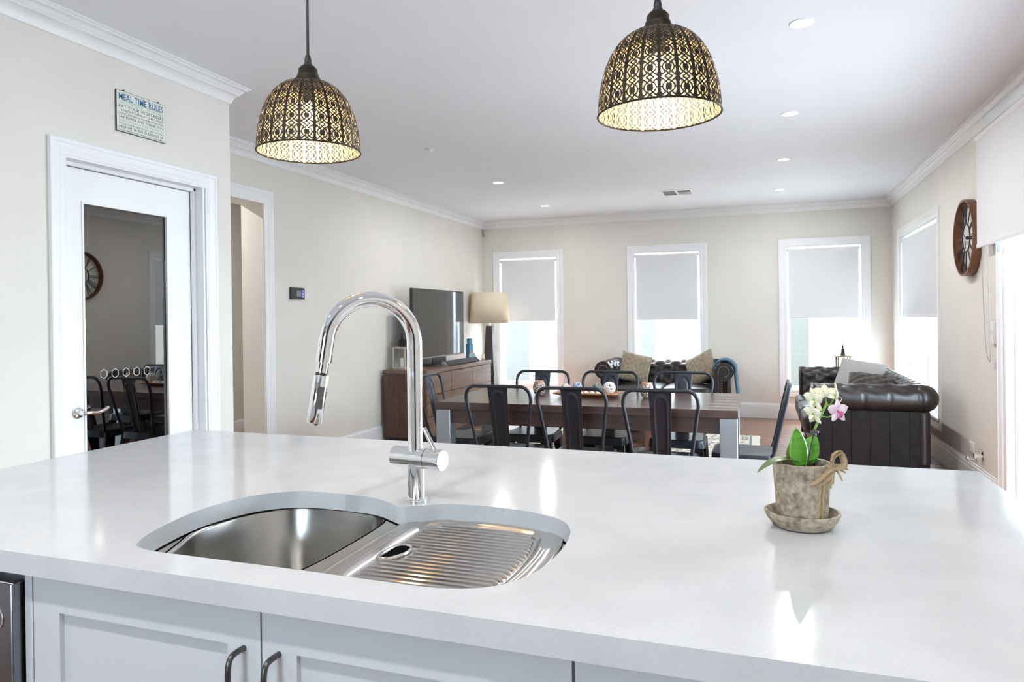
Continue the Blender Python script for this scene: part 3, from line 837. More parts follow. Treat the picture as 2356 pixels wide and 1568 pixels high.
# flange: region between big outline and both bowls
def flange():
    bm = bmesh.new()
    big = shrink(sink_loop, -.035)
    for L in (big, bowl, tray):
        L = L[::2] if L is big else L
        vs = [bm.verts.new((x, y, zr)) for x, y in L]
        for i in range(len(vs)): bm.edges.new((vs[i], vs[(i + 1) % len(vs)]))
    bmesh.ops.triangle_fill(bm, use_beauty=True, use_dissolve=False, edges=bm.edges[:])
    for f in bm.faces:
        if f.normal.z < 0: f.normal_flip()
    me = bpy.data.meshes.new('flange'); bm.to_mesh(me); bm.free(); me.materials.append(mat('sink_rim_steel', (.60, .57, .53), .2, 1., var=.03)); return me
fo = link('flange', flange(), t, True)
mb = MB(); lp = [(tray, zr), (shrink(tray, .003), zr - .004), (shrink(tray, .012), zr - .14), (shrink(tray, .03), zr - .15)]
loops_mesh(mb, lp); L = lp[-1][0]; mb.add([(x, y, zr - .15) for x, y in L], [tuple(range(len(L)))]); mb.build('side_bowl', STEEL, t, True, angle=60)
mb = MB(); mb.lathe([(.03, .002), (.042, .0025), (.045, .0)], 28, (-.94, 1.21, zr - .180)); mb.build('drain', STEEL2, t, True)
mb = MB(); mb.obox((-.752, 1.401, zr + .001), (.008, .012, .002)); mb.build('overflow_slot', BLACKP, t, True, smooth=False)
# ---- draining tray
dt = thing('draining_tray', 'ridged stainless steel draining tray lying in the right sink bowl', 'draining tray', (-.54, 1.2, zr))
mb = MB()
zt = zr + .006
lp = [(shrink(tray, -.002), zt - .004), (shrink(tray, -.001), zt), (shrink(tray, .004), zt + .0015), (shrink(tray, .022), zt + .0015), (shrink(tray, .026), zt - .0005), (shrink(tray, .030), zt + .0005), (shrink(tray, .038), zt + .0005), (shrink(tray, .043), zt - .007), (shrink(tray, .050), zt - .010)]
loops_mesh(mb, lp)
bed = lp[-1][0]; mb.add([(x, y, zt - .010) for x, y in bed], [tuple(range(len(bed)))])
mb.build('tray_body', TRAYM, dt, True, angle=60)
def span(y, L):
    xs = []
    for i in range(len(L)):
        (x0, y0), (x1, y1) = L[i], L[(i + 1) % len(L)]
        if (y0 - y) * (y1 - y) < 0: xs.append(x0 + (x1 - x0) * (y - y0) / (y1 - y0))
    return (min(xs), max(xs)) if len(xs) >= 2 else None
for k in range(22):
    yy = 1.0 + k * .0177
    sp = span(yy, shrink(bed, .008))
    if not sp or sp[1] - sp[0] < .05: continue
    x0 = sp[0]
    if 1.147 < yy < 1.242: x0 = max(x0, -.618)
    mb = MB(); mb.tube([(x0, yy, zt - .0095), (x0 + .006, yy, zt - .007), (sp[1] - .006, yy, zt - .007), (sp[1], yy, zt - .0095)], .0042, 8); mb.build('ridge', TRAYM, dt, True)
sl = [(p.x, p.y) for p in cr_spline([(-.671, 1.160, 0), (-.674, 1.19, 0), (-.668, 1.228, 0), (-.648, 1.236, 0), (-.634, 1.222, 0), (-.632, 1.192, 0), (-.644, 1.162, 0), (-.658, 1.153, 0)], 4)]
mb = MB(); mb.tube([(x, y, zt - .0075) for x, y in sl], .003, 8, closed=True); mb.build('finger_slot_rim', STEEL2, dt, True)
mb = MB(); mb.add([(x, y, zt - .0092) for x, y in sl], [tuple(range(len(sl)))]); mb.build('finger_slot', mat('slot_dark', (.002, .002, .002), .9, spec=.05), dt, True, smooth=False)

# ---- tap
TX, TY = -.714, 1.403
t = thing('kitchen_tap', 'tall chrome gooseneck kitchen tap with pull-out spray and side lever', 'tap', (TX, TY, CT))
mb = MB(); mb.lathe([(.0255, 0), (.0255, .004), (.0235, .0055), (.0205, .006), (.0205, .090)], 40, (0, 0, .0003)); mb.build('base_column', CHROME, t)
ax = Vector((.985, -.17, 0)).normalized(); zc = .0925
p0 = Vector((0, 0, zc)) - ax * .058; 
def axl(mb, prof):
    mb.lathe([(r, z) for r, z in prof], 40, tuple(p0), tuple(ax)); return mb
mb = MB(); axl(mb, [(.021, 0), (.0225, .0015), (.0225, .0875)]); mb.build('valve_body', CHROME, t)
mb = MB(); axl(mb, [(.0205, .087), (.0205, .0895)]); mb.build('joint_ring', BLACKP, t)
mb = MB(); axl(mb, [(.0225, .089), (.0225, .1275), (.0212, .129), (.001, .129)]); mb.build('lever_cap', CHROME, t)
hd = p0 + ax * .112 + Vector((0, 0, .015))
mb = MB(); mb.tube([hd, hd + Vector((-.030, .004, .052))], [.0052, .0048], 14); mb.build('lever', CHROME, t)
sd = Vector((-.73, -.68, 0)).normalized(); RA = .0945; za = .344
path = [Vector((0, 0, .105))] + [Vector((0, 0, .12 + (za - .12) * i / 5)) for i in range(6)]
for i in range(1, 29):
    a = math.radians(174) * i / 28
    path.append(sd * (RA * (1 - math.cos(a))) + Vector((0, 0, za + RA * math.sin(a))))
tg = (path[-1] - path[-2]).normalized()
path += [path[-1] + tg * q for q in (.015, .030, .046)]
mb = MB(); mb.tube(path, .0165, 28); mb.build('spout', CHROME, t)
e = path[-1]
mb = MB(); mb.tube([e - tg * .005, e + tg * .022], .0122, 24); mb.build('hose_neck', CHROME, t)
mb = MB(); mb.tube([e + tg * .022, e + tg * .029], .0120, 24); mb.build('rubber_ring', BLACKP, t)
mb = MB(); mb.tube([e + tg * .0275, e + tg * .029, e + tg * .125, e + tg * .127], [.0150, .0158, .0158, .0150], 28); sh = mb.build('spray_head', CHROME, t)
camdir = (Vector((0, 0, 1.316)) - (Vector((TX, TY, CT)) + e)); camdir.z = 0; camdir.normalize()
side = tg.cross(camdir).normalized(); fn = side.cross(tg).normalized()
if fn.dot(camdir) < 0: fn = -fn
cb = e + tg * .073 + fn * .0145 - side * .004 * 1
Rb = Matrix((side, tg, fn)).transposed()
mb = MB(); mb.prism(rrect(.0145, .046, .002), 0, .0022, Rb, cb); mb.build('spray_button', CHROME2, sh)
mb = MB(); mb.sphere(tuple(e + tg * .128 + side * -.004), .004, 10, 6); mb.build('nozzle', BLACKP, sh)

# ---- orchid
SX, SY = .066, 1.447
def terracotta():
    m = bpy.data.materials.new('aged_cement'); n, b = nodes_of(m)
    tc = n.nodes.new('ShaderNodeTexCoord')
    n1 = n.nodes.new('ShaderNodeTexNoise'); n1.inputs['Scale'].default_value = 14; n1.inputs['Detail'].default_value = 8; n1.inputs['Roughness'].default_value = .7
    n2 = n.nodes.new('ShaderNodeTexVoronoi'); n2.inputs['Scale'].default_value = 190
    n3 = n.nodes.new('ShaderNodeTexNoise'); n3.inputs['Scale'].default_value = 120; n3.inputs['Detail'].default_value = 4
    for q in (n1, n2, n3): n.links.new(tc.outputs['Object'], q.inputs['Vector'])
    cr = n.nodes.new('ShaderNodeValToRGB')
    e = cr.color_ramp.elements; e[0].position = .3; e[0].color = (.17, .14, .105, 1); e[1].position = .72; e[1].color = (.62, .55, .44, 1)
    x = e.new(.5); x.color = (.38, .325, .25, 1)
    ad = n.nodes.new('ShaderNodeMath'); ad.operation = 'MULTIPLY_ADD'; ad.inputs[1].default_value = .55
    su = n.nodes.new('ShaderNodeMath'); su.operation = 'SUBTRACT'; su.inputs[1].default_value = .5
    n.links.new(n3.outputs['Fac'], su.inputs[0]); n.links.new(su.outputs[0], ad.inputs[0]); n.links.new(n1.outputs['Fac'], ad.inputs[2]); n.links.new(ad.outputs[0], cr.inputs[0]); n.links.new(cr.outputs[0], b.inputs['Base Color'])
    b.inputs['Roughness'].default_value = .9; b.inputs['Specular IOR Level'].default_value = .2
    bp = n.nodes.new('ShaderNodeBump'); bp.inputs['Strength'].default_value = .6; bp.inputs['Distance'].default_value = .002
    n.links.new(n3.outputs['Fac'], bp.inputs['Height']); n.links.new(bp.outputs[0], b.inputs['Normal'])
    return m
CEM = terracotta()
mb = MB(); mb.lathe([(.044, 0), (.052, .003), (.062, .016), (.0665, .026), (.0665, .029), (.062, .030), (.058, .024), (.050, .010), (.001, .009)], 48, (0, 0, 0), cap1=False)
sa = mb.build('plant_saucer', CEM); sa.location = (SX, SY, CT); tag(sa, 'weathered cement saucer under the orchid pot', 'saucer')
t = thing('potted_orchid', 'small white orchid in a weathered cement pot tied with raffia', 'potted plant', (SX, SY, CT + .009))
ph = .112
mb = MB(); mb.lathe([(.042, 0), (.044, .002), (.0505, ph - .012), (.0515, ph - .001), (.050, ph), (.046, ph), (.045, ph - .012), (.001, ph - .013)], 48); mb.build('pot', CEM, t)
mb = MB(); mb.grid(lambda u, v: (.045 * (.02 + .98 * u) * math.cos(v * 2 * PI), .045 * (.02 + .98 * u) * math.sin(v * 2 * PI), ph - .011 + .005 * math.sin(37 * u + 11 * v * 6) * math.cos(v * 25)), 8, 30, cv=True); mb.build('potting_bark', mat('bark', (.05, .03, .018), .9, var=.5, vscale=120, bump=.4, bscale=300), t)
LEAF = mat('orchid_leaf', (.11, .36, .03), .35, var=.25, vscale=30, stretch=(1, 1, 6), coat=.2)
LEAF2 = mat('orchid_leaf_olive', (.13, .20, .075), .38, var=.2, vscale=30, coat=.2)
def leaf(parent, base, dirs, L, Wd, lift, droop, name='leaf', m=LEAF, up=Vector((0, 0, 1)), fold=.25, twist=0.):
    """leaf along dir (unit, horizontal-ish) with arc; twist rolls the blade about its axis"""
    d = Vector(dirs).normalized(); sidev = d.cross(up).normalized(); nrm = sidev.cross(d).normalized()
    sidev = Quaternion(d, twist) @ sidev; nrm = Quaternion(d, twist) @ nrm
    def f(u, v):
        w = Wd * (math.sin(PI * min(1, .06 + .94 * u) ** .8)) ** .75 * (1 if u < .97 else .4); q = (v - .5) * 2
        c = Vector(base) + d * (L * u) + Vector((0, 0, 1)) * (lift * u - droop * u * u)
        return c + sidev * (q * w * .5) + nrm * (abs(q) ** 1.3 * w * fold)
    mb = MB(); mb.grid(f, 18, 9)
    o = mb.build(name, m, parent, angle=80)
    so = o.modifiers.new('s', 'SOLIDIFY'); so.thickness = .0014; so.offset = 0
    return o
rr_ = Vector((.94, .342, 0)); ff_ = Vector((-.342, .94, 0))
b0 = Vector((.000, .0, ph - .008))
leaf(t, b0, -rr_ * 1 - ff_ * .25, .094, .028, .055, .062, m=LEAF2, fold=.15)
leaf(t, b0 + rr_ * -.004 - ff_ * .012, Vector((-rr_.x * .14, -rr_.y * .14, .99)), .074, .040, 0, 0, up=ff_ * 1, fold=.10, twist=.25)
leaf(t, b0 + rr_ * .006 + ff_ * .012, Vector((rr_.x * .42, rr_.y * .42, .85)), .060, .042, 0, 0, up=ff_ * 1, fold=.08, twist=-.2)
leaf(t, b0 + ff_ * .01, rr_ * 1 + ff_ * .3, .050, .026, .030, .03, fold=.15)
leaf(t, b0 + rr_ * -.003 + ff_ * .016, Vector((-rr_.x * .18, -rr_.y * .18, .9)), .045, .03, 0, 0, m=mat('orchid_leaf_dull', (.20, .18, .05), .5, var=.2), up=ff_ * 1, fold=.1)
STEM = mat('orchid_stem', (.20, .42, .05), .45, var=.1)
def cl(a, b, z): return rr_ * a + ff_ * b + Vector((0, 0, z))   # camera-facing helper axes of the pot (right, back, up)
stem_pts = cr_spline([cl(.004, -.01, ph - .012), cl(.010, -.012, ph + .02), cl(.016, -.012, ph + .05), cl(.026, -.012, ph + .076), cl(.037, -.012, ph + .098), cl(.044, -.010, ph + .110)], 6, False)
mb = MB(); mb.tube(stem_pts, .0022, 8); mb.build('stem', STEM, t)
mb = MB(); mb.tube([cl(.003, -.014, ph - .012), cl(.018, -.016, ph + .062)], .0014, 6); mb.build('stake', BLACKP, t)
mb = MB(); mb.tube([cl(.0165 + .004 * math.cos(a), -.014 + .004 * math.sin(a), ph + .055 + .004 * math.sin(2 * a)) for a in [i * .5 for i in range(13)]], .0016, 6); mb.sphere(tuple(cl(.022, -.017, ph + .057)), .0032, 8, 6); mb.build('clip', mat('clip_grey', (.12, .10, .13), .3, .2), t)
PETW = mat('petal_cream', (.86, .85, .66), .5, var=.06, vscale=40, sheen=.2)
PETP = mat('petal_blush', (.88, .78, .84), .5, col2=(.84, .62, .76), vscale=60, sheen=.2)
LIP = mat('petal_lip', (.62, .08, .30), .5, var=.2)
def flower(c, nrm, rad, pm, attach):
    c = Vector(c); n = Vector(nrm).normalized(); a = n.cross(Vector((0, 0, 1))).normalized(); b = a.cross(n).normalized()
    mb = MB(); mid = (Vector(attach) + c) / 2 + Vector((0, 0, -.006)); mb.tube(cr_spline([attach, mid, c - n * .002], 5, False), .0012, 6); st = mb.build('flower_stalk', STEM, t)
    mb = MB(); mb.sphere(tuple(c), .0028, 8, 6); fl = mb.build('flower', LIP if pm is PETP else STEM, t)
    for k, (ang, ln, wd) in enumerate([(90, 1, .62), (20, 1.02, .85), (160, 1.02, .85), (232, .98, .6), (308, .98, .6)]):
        an = math.radians(ang); d = a * math.cos(an) + b * math.sin(an); s = n.cross(d)
        def f(u, v, d=d, s=s, ln=ln, wd=wd):
            w = wd * rad * math.sin(PI * min(.985, .1 + .9 * u)) ** .6; q = (v - .5) * 2
            return c + d * (rad * ln * u) + s * (q * w * .5) + n * (.16 * rad * math.sin(u * 2.2) - .12 * rad * q * q)
        mb = MB(); mb.grid(f, 9, 6); p = mb.build('petal', pm, fl, angle=80)
        so = p.modifiers.new('s', 'SOLIDIFY'); so.thickness = .0006
    mb = MB(); mb.grid(lambda u, v: c + n * (.006 * math.sin(u * PI)) + b * (-.55 * rad * u) + a * ((v - .5) * rad * .5 * (1 - .5 * u)) + n * .004, 6, 5); q = mb.build('lip', LIP if pm is PETP else PETW, fl, angle=80)
    so = q.modifiers.new('s', 'SOLIDIFY'); so.thickness = .0006
tocam = -ff_
flower(cl(.022, -.006, ph + .115), (tocam * .3 - rr_ * .9 + Vector((0, 0, -.25))), .024, PETW, cl(.036, -.012, ph + .097))
flower(cl(.044, -.004, ph + .128), (tocam * .35 + Vector((0, 0, .5)) - rr_ * .1), .022, PETW, cl(.044, -.010, ph + .110))
flower(cl(.062, -.006, ph + .122), (tocam * .3 + rr_ * .9 + Vector((0, 0, .1))), .024, PETW, cl(.041, -.011, ph + .105))
flower(cl(.018, -.012, ph + .090), (tocam * .3 - rr_ * .85 + Vector((0, 0, -.3))), .022, PETW, cl(.026, -.012, ph + .076))
flower(cl(.056, -.026, ph + .096), (tocam * .95 + rr_ * .25 + Vector((0, 0, .05))), .022, PETP, cl(.031, -.012, ph + .086))
RAF = mat('raffia', (.46, .34, .20), .8, var=.3, vscale=120, stretch=(6, 6, 1), bump=.4, bscale=300)
bow = cl(.038, -.038, ph - .004)
mb = MB()
for k, (dx, dz, lw) in enumerate([(-.036, -.022, .010), (.014, .028, .013), (-.030, -.030, .008), (.018, .024, .010)]):
    pts = cr_spline([bow, bow + cl(dx * .5 - dz * .25, -.006, dz * .6 + .006), bow + cl(dx, -.004, dz), bow + cl(dx * .8 + dz * .2, -.010, dz * .55 - .01), bow], 6, False)
    mb.tube(pts, .0024, 8, flat=3.6)
for dx, dz in [(.022, -.008), (.016, -.022), (-.006, -.036), (-.002, -.028), (.026, -.002)]:
    mb.tube(cr_spline([bow, bow + cl(dx * .5, -.007, dz * .3), bow + cl(dx, -.008, dz)], 5, False), [.002, .0022, .0022, .0022, .0021, .002, .002, .0019, .0018, .0017, .0016], 6, flat=1.8)
mb.sphere(tuple(bow + cl(0, -.003, 0)), .006, 10, 6)
for off in (-.006, 0.0, .006):
    mb.tube([cl(.016 + off, -.0455 - .0008, ph - .012), cl(.014 + off, -.0445, .06), cl(.012 + off, -.041, .004)], .0026, 6)
mb.build('raffia_bow', RAF, t)

# ================================================================== WALL ITEMS
# sign on pantry wall
t = thing('meal_time_sign', 'small framed meal time rules sign above the pantry door', 'sign', (XD, 2.793, 2.25))
sy0, sy1, sz0, sz1 = 2.641, 2.946, 2.250, 2.452
mb = MB(); mb.box(XD, XD + .008, sy0, sy1, sz0, sz1); mb.build('board', mat('sign_edge', (.06, .06, .06), .5), t, True, bevel=.0015)
mb = MB(); mb.box(XD + .008, XD + .0092, sy0 + .003, sy1 - .003, sz0 + .003, sz1 - .003); mb.build('face', mat('sign_cream', (.74, .77, .70), .5, var=.04), t, True, smooth=False)
INK = {k: mat('ink_' + k, c, .6) for k, c in dict(blue=(.02, .13, .30), green=(.26, .40, .34), dark=(.03, .05, .05), maroon=(.06, .02, .025), navy=(.015, .05, .09)).items()}
def text_mesh(txt, w, h, bold=.0):
    cu = bpy.data.curves.new('txt', 'FONT'); cu.body = txt; cu.size = 1; cu.extrude = 0.0; cu.offset = bold; cu.space_character = 1.05; cu.resolution_u = 2
    ob = bpy.data.objects.new('txt', cu); C.objects.link(ob)
    dg = bpy.context.evaluated_depsgraph_get(); me = bpy.data.meshes.new_from_object(ob.evaluated_get(dg))
    bpy.data.objects.remove(ob); bpy.data.curves.remove(cu)
    xs = [v.co.x for v in me.vertices]; ys = [v.co.y for v in me.vertices]
    x0, x1, y0, y1 = min(xs), max(xs), min(ys), max(ys)
    y0 = 0
    for v in me.vertices: v.co = (0, (v.co.x - x0) / (x1 - x0) * w, (v.co.y - y0) / (y1 - y0) * h)
    return me
lines = [('MEAL TIME RULES', .030, 'blue', .02), ('KEEP YOUR ELBOWS OFF THE TABLE', .0105, 'green', 0), ('EAT YOUR VEGETABLES', .0155, 'dark', .008), ('TRY EVERYTHING AT LEAST ONCE', .0118, 'maroon', .006),
         ("DON'T EAT WITH YOUR MOUTH OPEN", .0105, 'dark', .004), ('SAY PLEASE AND THANK YOU', .0125, 'maroon', .008), ("DON'T TALK WITH YOUR MOUTH FULL", .0118, 'green', 0), ('EXCUSE YOURSELF BEFORE YOU LEAVE THE TABLE', .0080, 'maroon', .004),
         ('HELP WITH THE CLEARING UP', .0135, 'navy', .008), ('LAUGH, SMILE & ENJOY BEING WITH YOUR FAMILY', .0080, 'maroon', .004)]
zz = sz1 - .014
for i, (s, h, c, bo) in enumerate(lines):
    zz -= h
    me = text_mesh(s, sy1 - sy0 - .030, h, bo); me.materials.append(INK[c])
    o = link('lettering', me, t, False); o.location = (.0094, sy0 + .015 - 2.793, zz - 2.25)
    if i == 0:
        for z in (zz - .0035, zz + h + .003):
            mb = MB(); mb.box(XD + .0091, XD + .0095, sy0 + .03, sy1 - .03, z - .0007, z + .0007); mb.build('rule_line', INK['dark'], t, True, smooth=False)
        zz -= .0035
    zz -= .0052
for yy in (sy0 + .045, sy1 - .045):
    mb = MB(); mb.cyl((XD, yy, sz1 + .003), (XD + .01, yy, sz1 + .003), .0035, n=10); mb.build('hook', BLACKP, t, True)

# thermostat
t = thing('thermostat', 'small black wall thermostat with blue buttons', 'thermostat', (XL, 5.245, 1.5))
mb = MB(); mb.box(XL, XL + .022, 5.150, 5.342, 1.497, 1.597); mb.build('body', BLACKP, t, True, bevel=.003)
mb = MB(); mb.box(XL + .0221, XL + .0228, 5.225, 5.288, 1.520, 1.574); mb.build('screen', mat('lcd', (.22, .23, .22), .3), t, True, smooth=False)
for k in range(3):
    mb = MB(); mb.box(XL + .0221, XL + .0238, 5.300, 5.324, 1.514 + k * .023, 1.531 + k * .023); mb.build('button', mat('blue_button', (.08, .09, .5), .4, emit=(.3, .33, 1), estr=.6), t, True, bevel=.001)
# motion sensor
t = thing('motion_sensor', 'small motion sensor in the corner below the cornice', 'sensor', (-3.775, 9.68, 2.49))
Rs = Matrix.Rotation(math.radians(-45), 3, 'Z')
mb = MB(); mb.obox((0.008, -.008, .045), (.055, .038, .10), Rs); mb.build('body', mat('sensor_plastic', (.62, .58, .53), .5), t, bevel=.008, seg=3)
mb = MB(); mb.obox(tuple(Vector((.008, -.008, .05)) + Rs @ Vector((0, -.0195, 0))), (.03, .003, .04), Rs); mb.build('lens', PAPERW, t, bevel=.001)

# clock
CKY, CKZ, CKR = 6.215, 1.868, .285
t = thing('wall_clock', 'large round clock with copper brown rim and spoke markings', 'clock', (XR, CKY, CKZ - CKR))
RIMM = mat('copper_brown', (.17, .075, .04), .4, .55, var=.2, vscale=20)
def clk(r, a, d): return (XR - d, CKY - r * math.sin(a), CKZ + r * math.cos(a))
def ring(mb, r0, r1, d0, d1, n=72):
    pr = [(r0, d0), (r1, d0), (r1, d1), (r0, d1)]
    vs = [clk(r, 2 * PI * j / n, d) for r, d in pr for j in range(n)]
    fs = [(i * n + j, i * n + (j + 1) % n, ((i + 1) % 4) * n + (j + 1) % n, ((i + 1) % 4) * n + j) for i in range(4) for j in range(n)]
    return mb.add(vs, fs)
mb = MB(); ring(mb, CKR - .015, CKR, .002, .062); mb.build('rim', RIMM, t, True)
mb = MB(); ring(mb, .098, .106, .034, .042); mb.build('inner_ring', GUN, t, True)
for k in range(12):
    a = k * PI / 6
    n = {0: 3, 1: 1, 2: 2, 3: 3, 4: 2, 5: 1, 6: 2, 7: 3, 8: 4, 9: 2, 10: 1, 11: 2}[k]
    for q in range(n):
        da = (q - (n - 1) / 2) * .085
        mb = MB(); mb.tube([clk(.10, a + da, .038), clk(CKR - .008, a + da, .038)], .0036, 6); mb.build('numeral_bar', GUN, t, True)
mb = MB(); mb.lathe([(.012, 0), (.012, .04), (.001, .042)], 16, (XR, CKY, CKZ), (-1, 0, 0)); mb.build('hub', GUN, t, True)
mb = MB(); mb.tube([clk(0, 0, .045), clk(.05, -.9, .045)], .003, 6); mb.build('hour_hand', BLACKP, t, True)
mb = MB(); mb.tube([clk(0, 0, .047), clk(.085, 2.9, .047)], .0025, 6); mb.build('minute_hand', BLACKP, t, True)

# sockets on right wall
t = thing('power_outlet', 'white power outlet low on the clock wall', 'outlet', (XR, 6.25, .28))
mb = MB(); mb.box(XR - .010, XR, 6.19, 6.31, .265, .340); mb.build('plate', PAPERW, t, True, bevel=.002)
for k in range(2):
    mb = MB(); mb.box(XR - .013, XR - .0095, 6.205 + k * .06, 6.22 + k * .06, .318, .332); mb.build('switch', PAPERW, t, True, bevel=.001)
t = thing('gas_bayonet', 'chrome gas outlet beside the white power outlet', 'gas outlet', (XR, 6.0, .27))
mb = MB(); mb.lathe([(.034, 0), (.034, .004), (.026, .010), (.014, .012), (.012, .04), (.018, .042), (.018, .058), (.008, .060)], 24, (XR, 5.98, .285), (-1, 0, 0)); mb.build('socket', CHROME, t, True)
mb = MB(); mb.tube([(XR, 6.14, .235), (XR - .05, 6.14, .235)], .008, 10); mb.sphere((XR - .055, 6.14, .235), .019, 14, 8)
o = mb.build('door_stop', CHROME); tag(o, 'round chrome door stop on the clock wall below the outlet', 'door stop')

# ================================================================== BLINDS
def roller_blind(name_label, a0, a1, z0, z1, to3, d, fabric, group=None, roll_r=.018, over=False):
    base = to3((a0 + a1) / 2, z0, d)
    t = thing('roller_blind', name_label, 'blind', base, 0, group)
    mb = MB(); p = to3(a0, z0, d); q = to3(a1, z1, d - .0012); mb.box(p[0], q[0], p[1], q[1], p[2], q[2]); mb.build('fabric', fabric, t, True, smooth=False)
    mb = MB(); p = to3(a0, z0 - .012, d + .005); q = to3(a1, z0 + .016, d - .006); mb.box(p[0], q[0], p[1], q[1], p[2], q[2]); mb.build('bottom_bar', fabric, t, True, bevel=.004, seg=3)
    mb = MB(); mb.cyl(to3(a0 - .004, z1 + .003, d - .015), to3(a1 + .004, z1 + .003, d - .015), roll_r, n=20); mb.build('roller', PAPERW, t, True)
    for a, b in ((a0 - .012, a0 - .005), (a1 + .005, a1 + .012)):
        mb = MB(); p = to3(a, z1 - .02, d + .0); q = to3(b, z1 + .018, d - .034); mb.box(p[0], q[0], p[1], q[1], p[2], q[2]); mb.build('bracket', mat('bracket_grey', (.3, .3, .3), .5), t, True, bevel=.001)
    return t
bl = ['pale grey roller blind half drawn behind the floor lamp', 'pale grey roller blind half drawn above the two seater sofa', 'pale grey roller blind half drawn in the corner window above the lantern']
for i, (a, b) in enumerate(WIN_X):
    roller_blind(bl[i], a + AW + .022, b - AW - .032, 1.272, 2.118, back3, -.012, BLIND, 'half drawn window blinds')
roller_blind('pale grey wide roller blind half drawn on the window beside the clock', W4[0] + AW + .02, W4[1] - AW - .02, 1.283, 2.118, right3, -.012, BLIND, 'half drawn window blinds')
t = roller_blind('wide white roller blind over the sliding door at the right edge', 2.62, 5.775, 1.765, 2.505, right3, .075, BLIND2, None, .026)
BEAD = mat('bead_chain', (.30, .29, .27), .4, .5)
mb = MB()
ch = cr_spline([right3(5.735, 2.47, .06), right3(5.735, 1.70, .055), right3(5.725, 1.30, .05), right3(5.70, 1.06, .045), right3(5.655, .985, .04), right3(5.625, 1.02, .04), right3(5.622, 1.3, .045), right3(5.625, 1.75, .05), right3(5.63, 2.47, .06)], 8, False)
mb.tube(ch, .0028, 6); mb.build('bead_chain', BEAD, t, True)
mb = MB(); p = right3(5.60, .945, .02); mb.box(XR - .03, XR, 5.605, 5.640, .93, .985); mb.build('chain_holder', mat('clear_plastic', (.7, .7, .7), .2), t, True, bevel=.002)
t = thing('remote_control', 'slim white remote in a cradle on the wall beside the sliding door', 'remote', (XR, 5.66, 1.11))
mb = MB(); mb.box(XR - .02, XR, 5.642, 5.700, 1.098, 1.248); mb.build('body', PAPERW, t, True, bevel=.004)
mb = MB(); mb.lathe([(.010, 0), (.009, .003), (.001, .004)], 14, (XR - .02, 5.672, 1.175), (-1, 0, 0)); mb.build('button', mat('grey_button', (.5, .5, .5), .5), t, True)

# ================================================================== DINING TABLE AND CHAIRS
LEGM = mat('brushed_alloy', (.36, .39, .42), .33, .85, var=.06, vscale=25, stretch=(8, 8, .5))
TCX, TCY = -1.108, 4.835
t = thing('dining_table', 'dark brown timber dining table with square metal legs', 'table', (TCX, TCY, 0), math.radians(1.0))
TL, TWd, TZ = 1.925, .955, .76
nb = 6
for k in range(nb):
    y0 = -TWd / 2 + TWd * k / nb
    mb = MB(); mb.box(-TL / 2, TL / 2, y0 + .0006, y0 + TWd / nb - .0006, TZ - .048, TZ); mb.build('top_board', TABLEW, t, bevel=.002)
mb = MB()
mb.box(-TL / 2 + .10, TL / 2 - .10, -TWd / 2 + .035, -TWd / 2 + .06, TZ - .145, TZ - .049); mb.box(-TL / 2 + .10, TL / 2 - .10, TWd / 2 - .06, TWd / 2 - .035, TZ - .145, TZ - .049)
mb.box(-TL / 2 + .035, -TL / 2 + .06, -TWd / 2 + .10, TWd / 2 - .10, TZ - .145, TZ - .049); mb.box(TL / 2 - .06, TL / 2 - .035, -TWd / 2 + .10, TWd / 2 - .10, TZ - .145, TZ - .049)
mb.build('apron', TABLEW, t, bevel=.002)
for sx in (-1, 1):
    for sy in (-1, 1):
        mb = MB(); cx, cy = sx * (TL / 2 - .055), sy * (TWd / 2 - .055); mb.box(cx - .05, cx + .05, cy - .05, cy + .05, 0, TZ - .049); mb.build('leg', LEGM, t, bevel=.004)

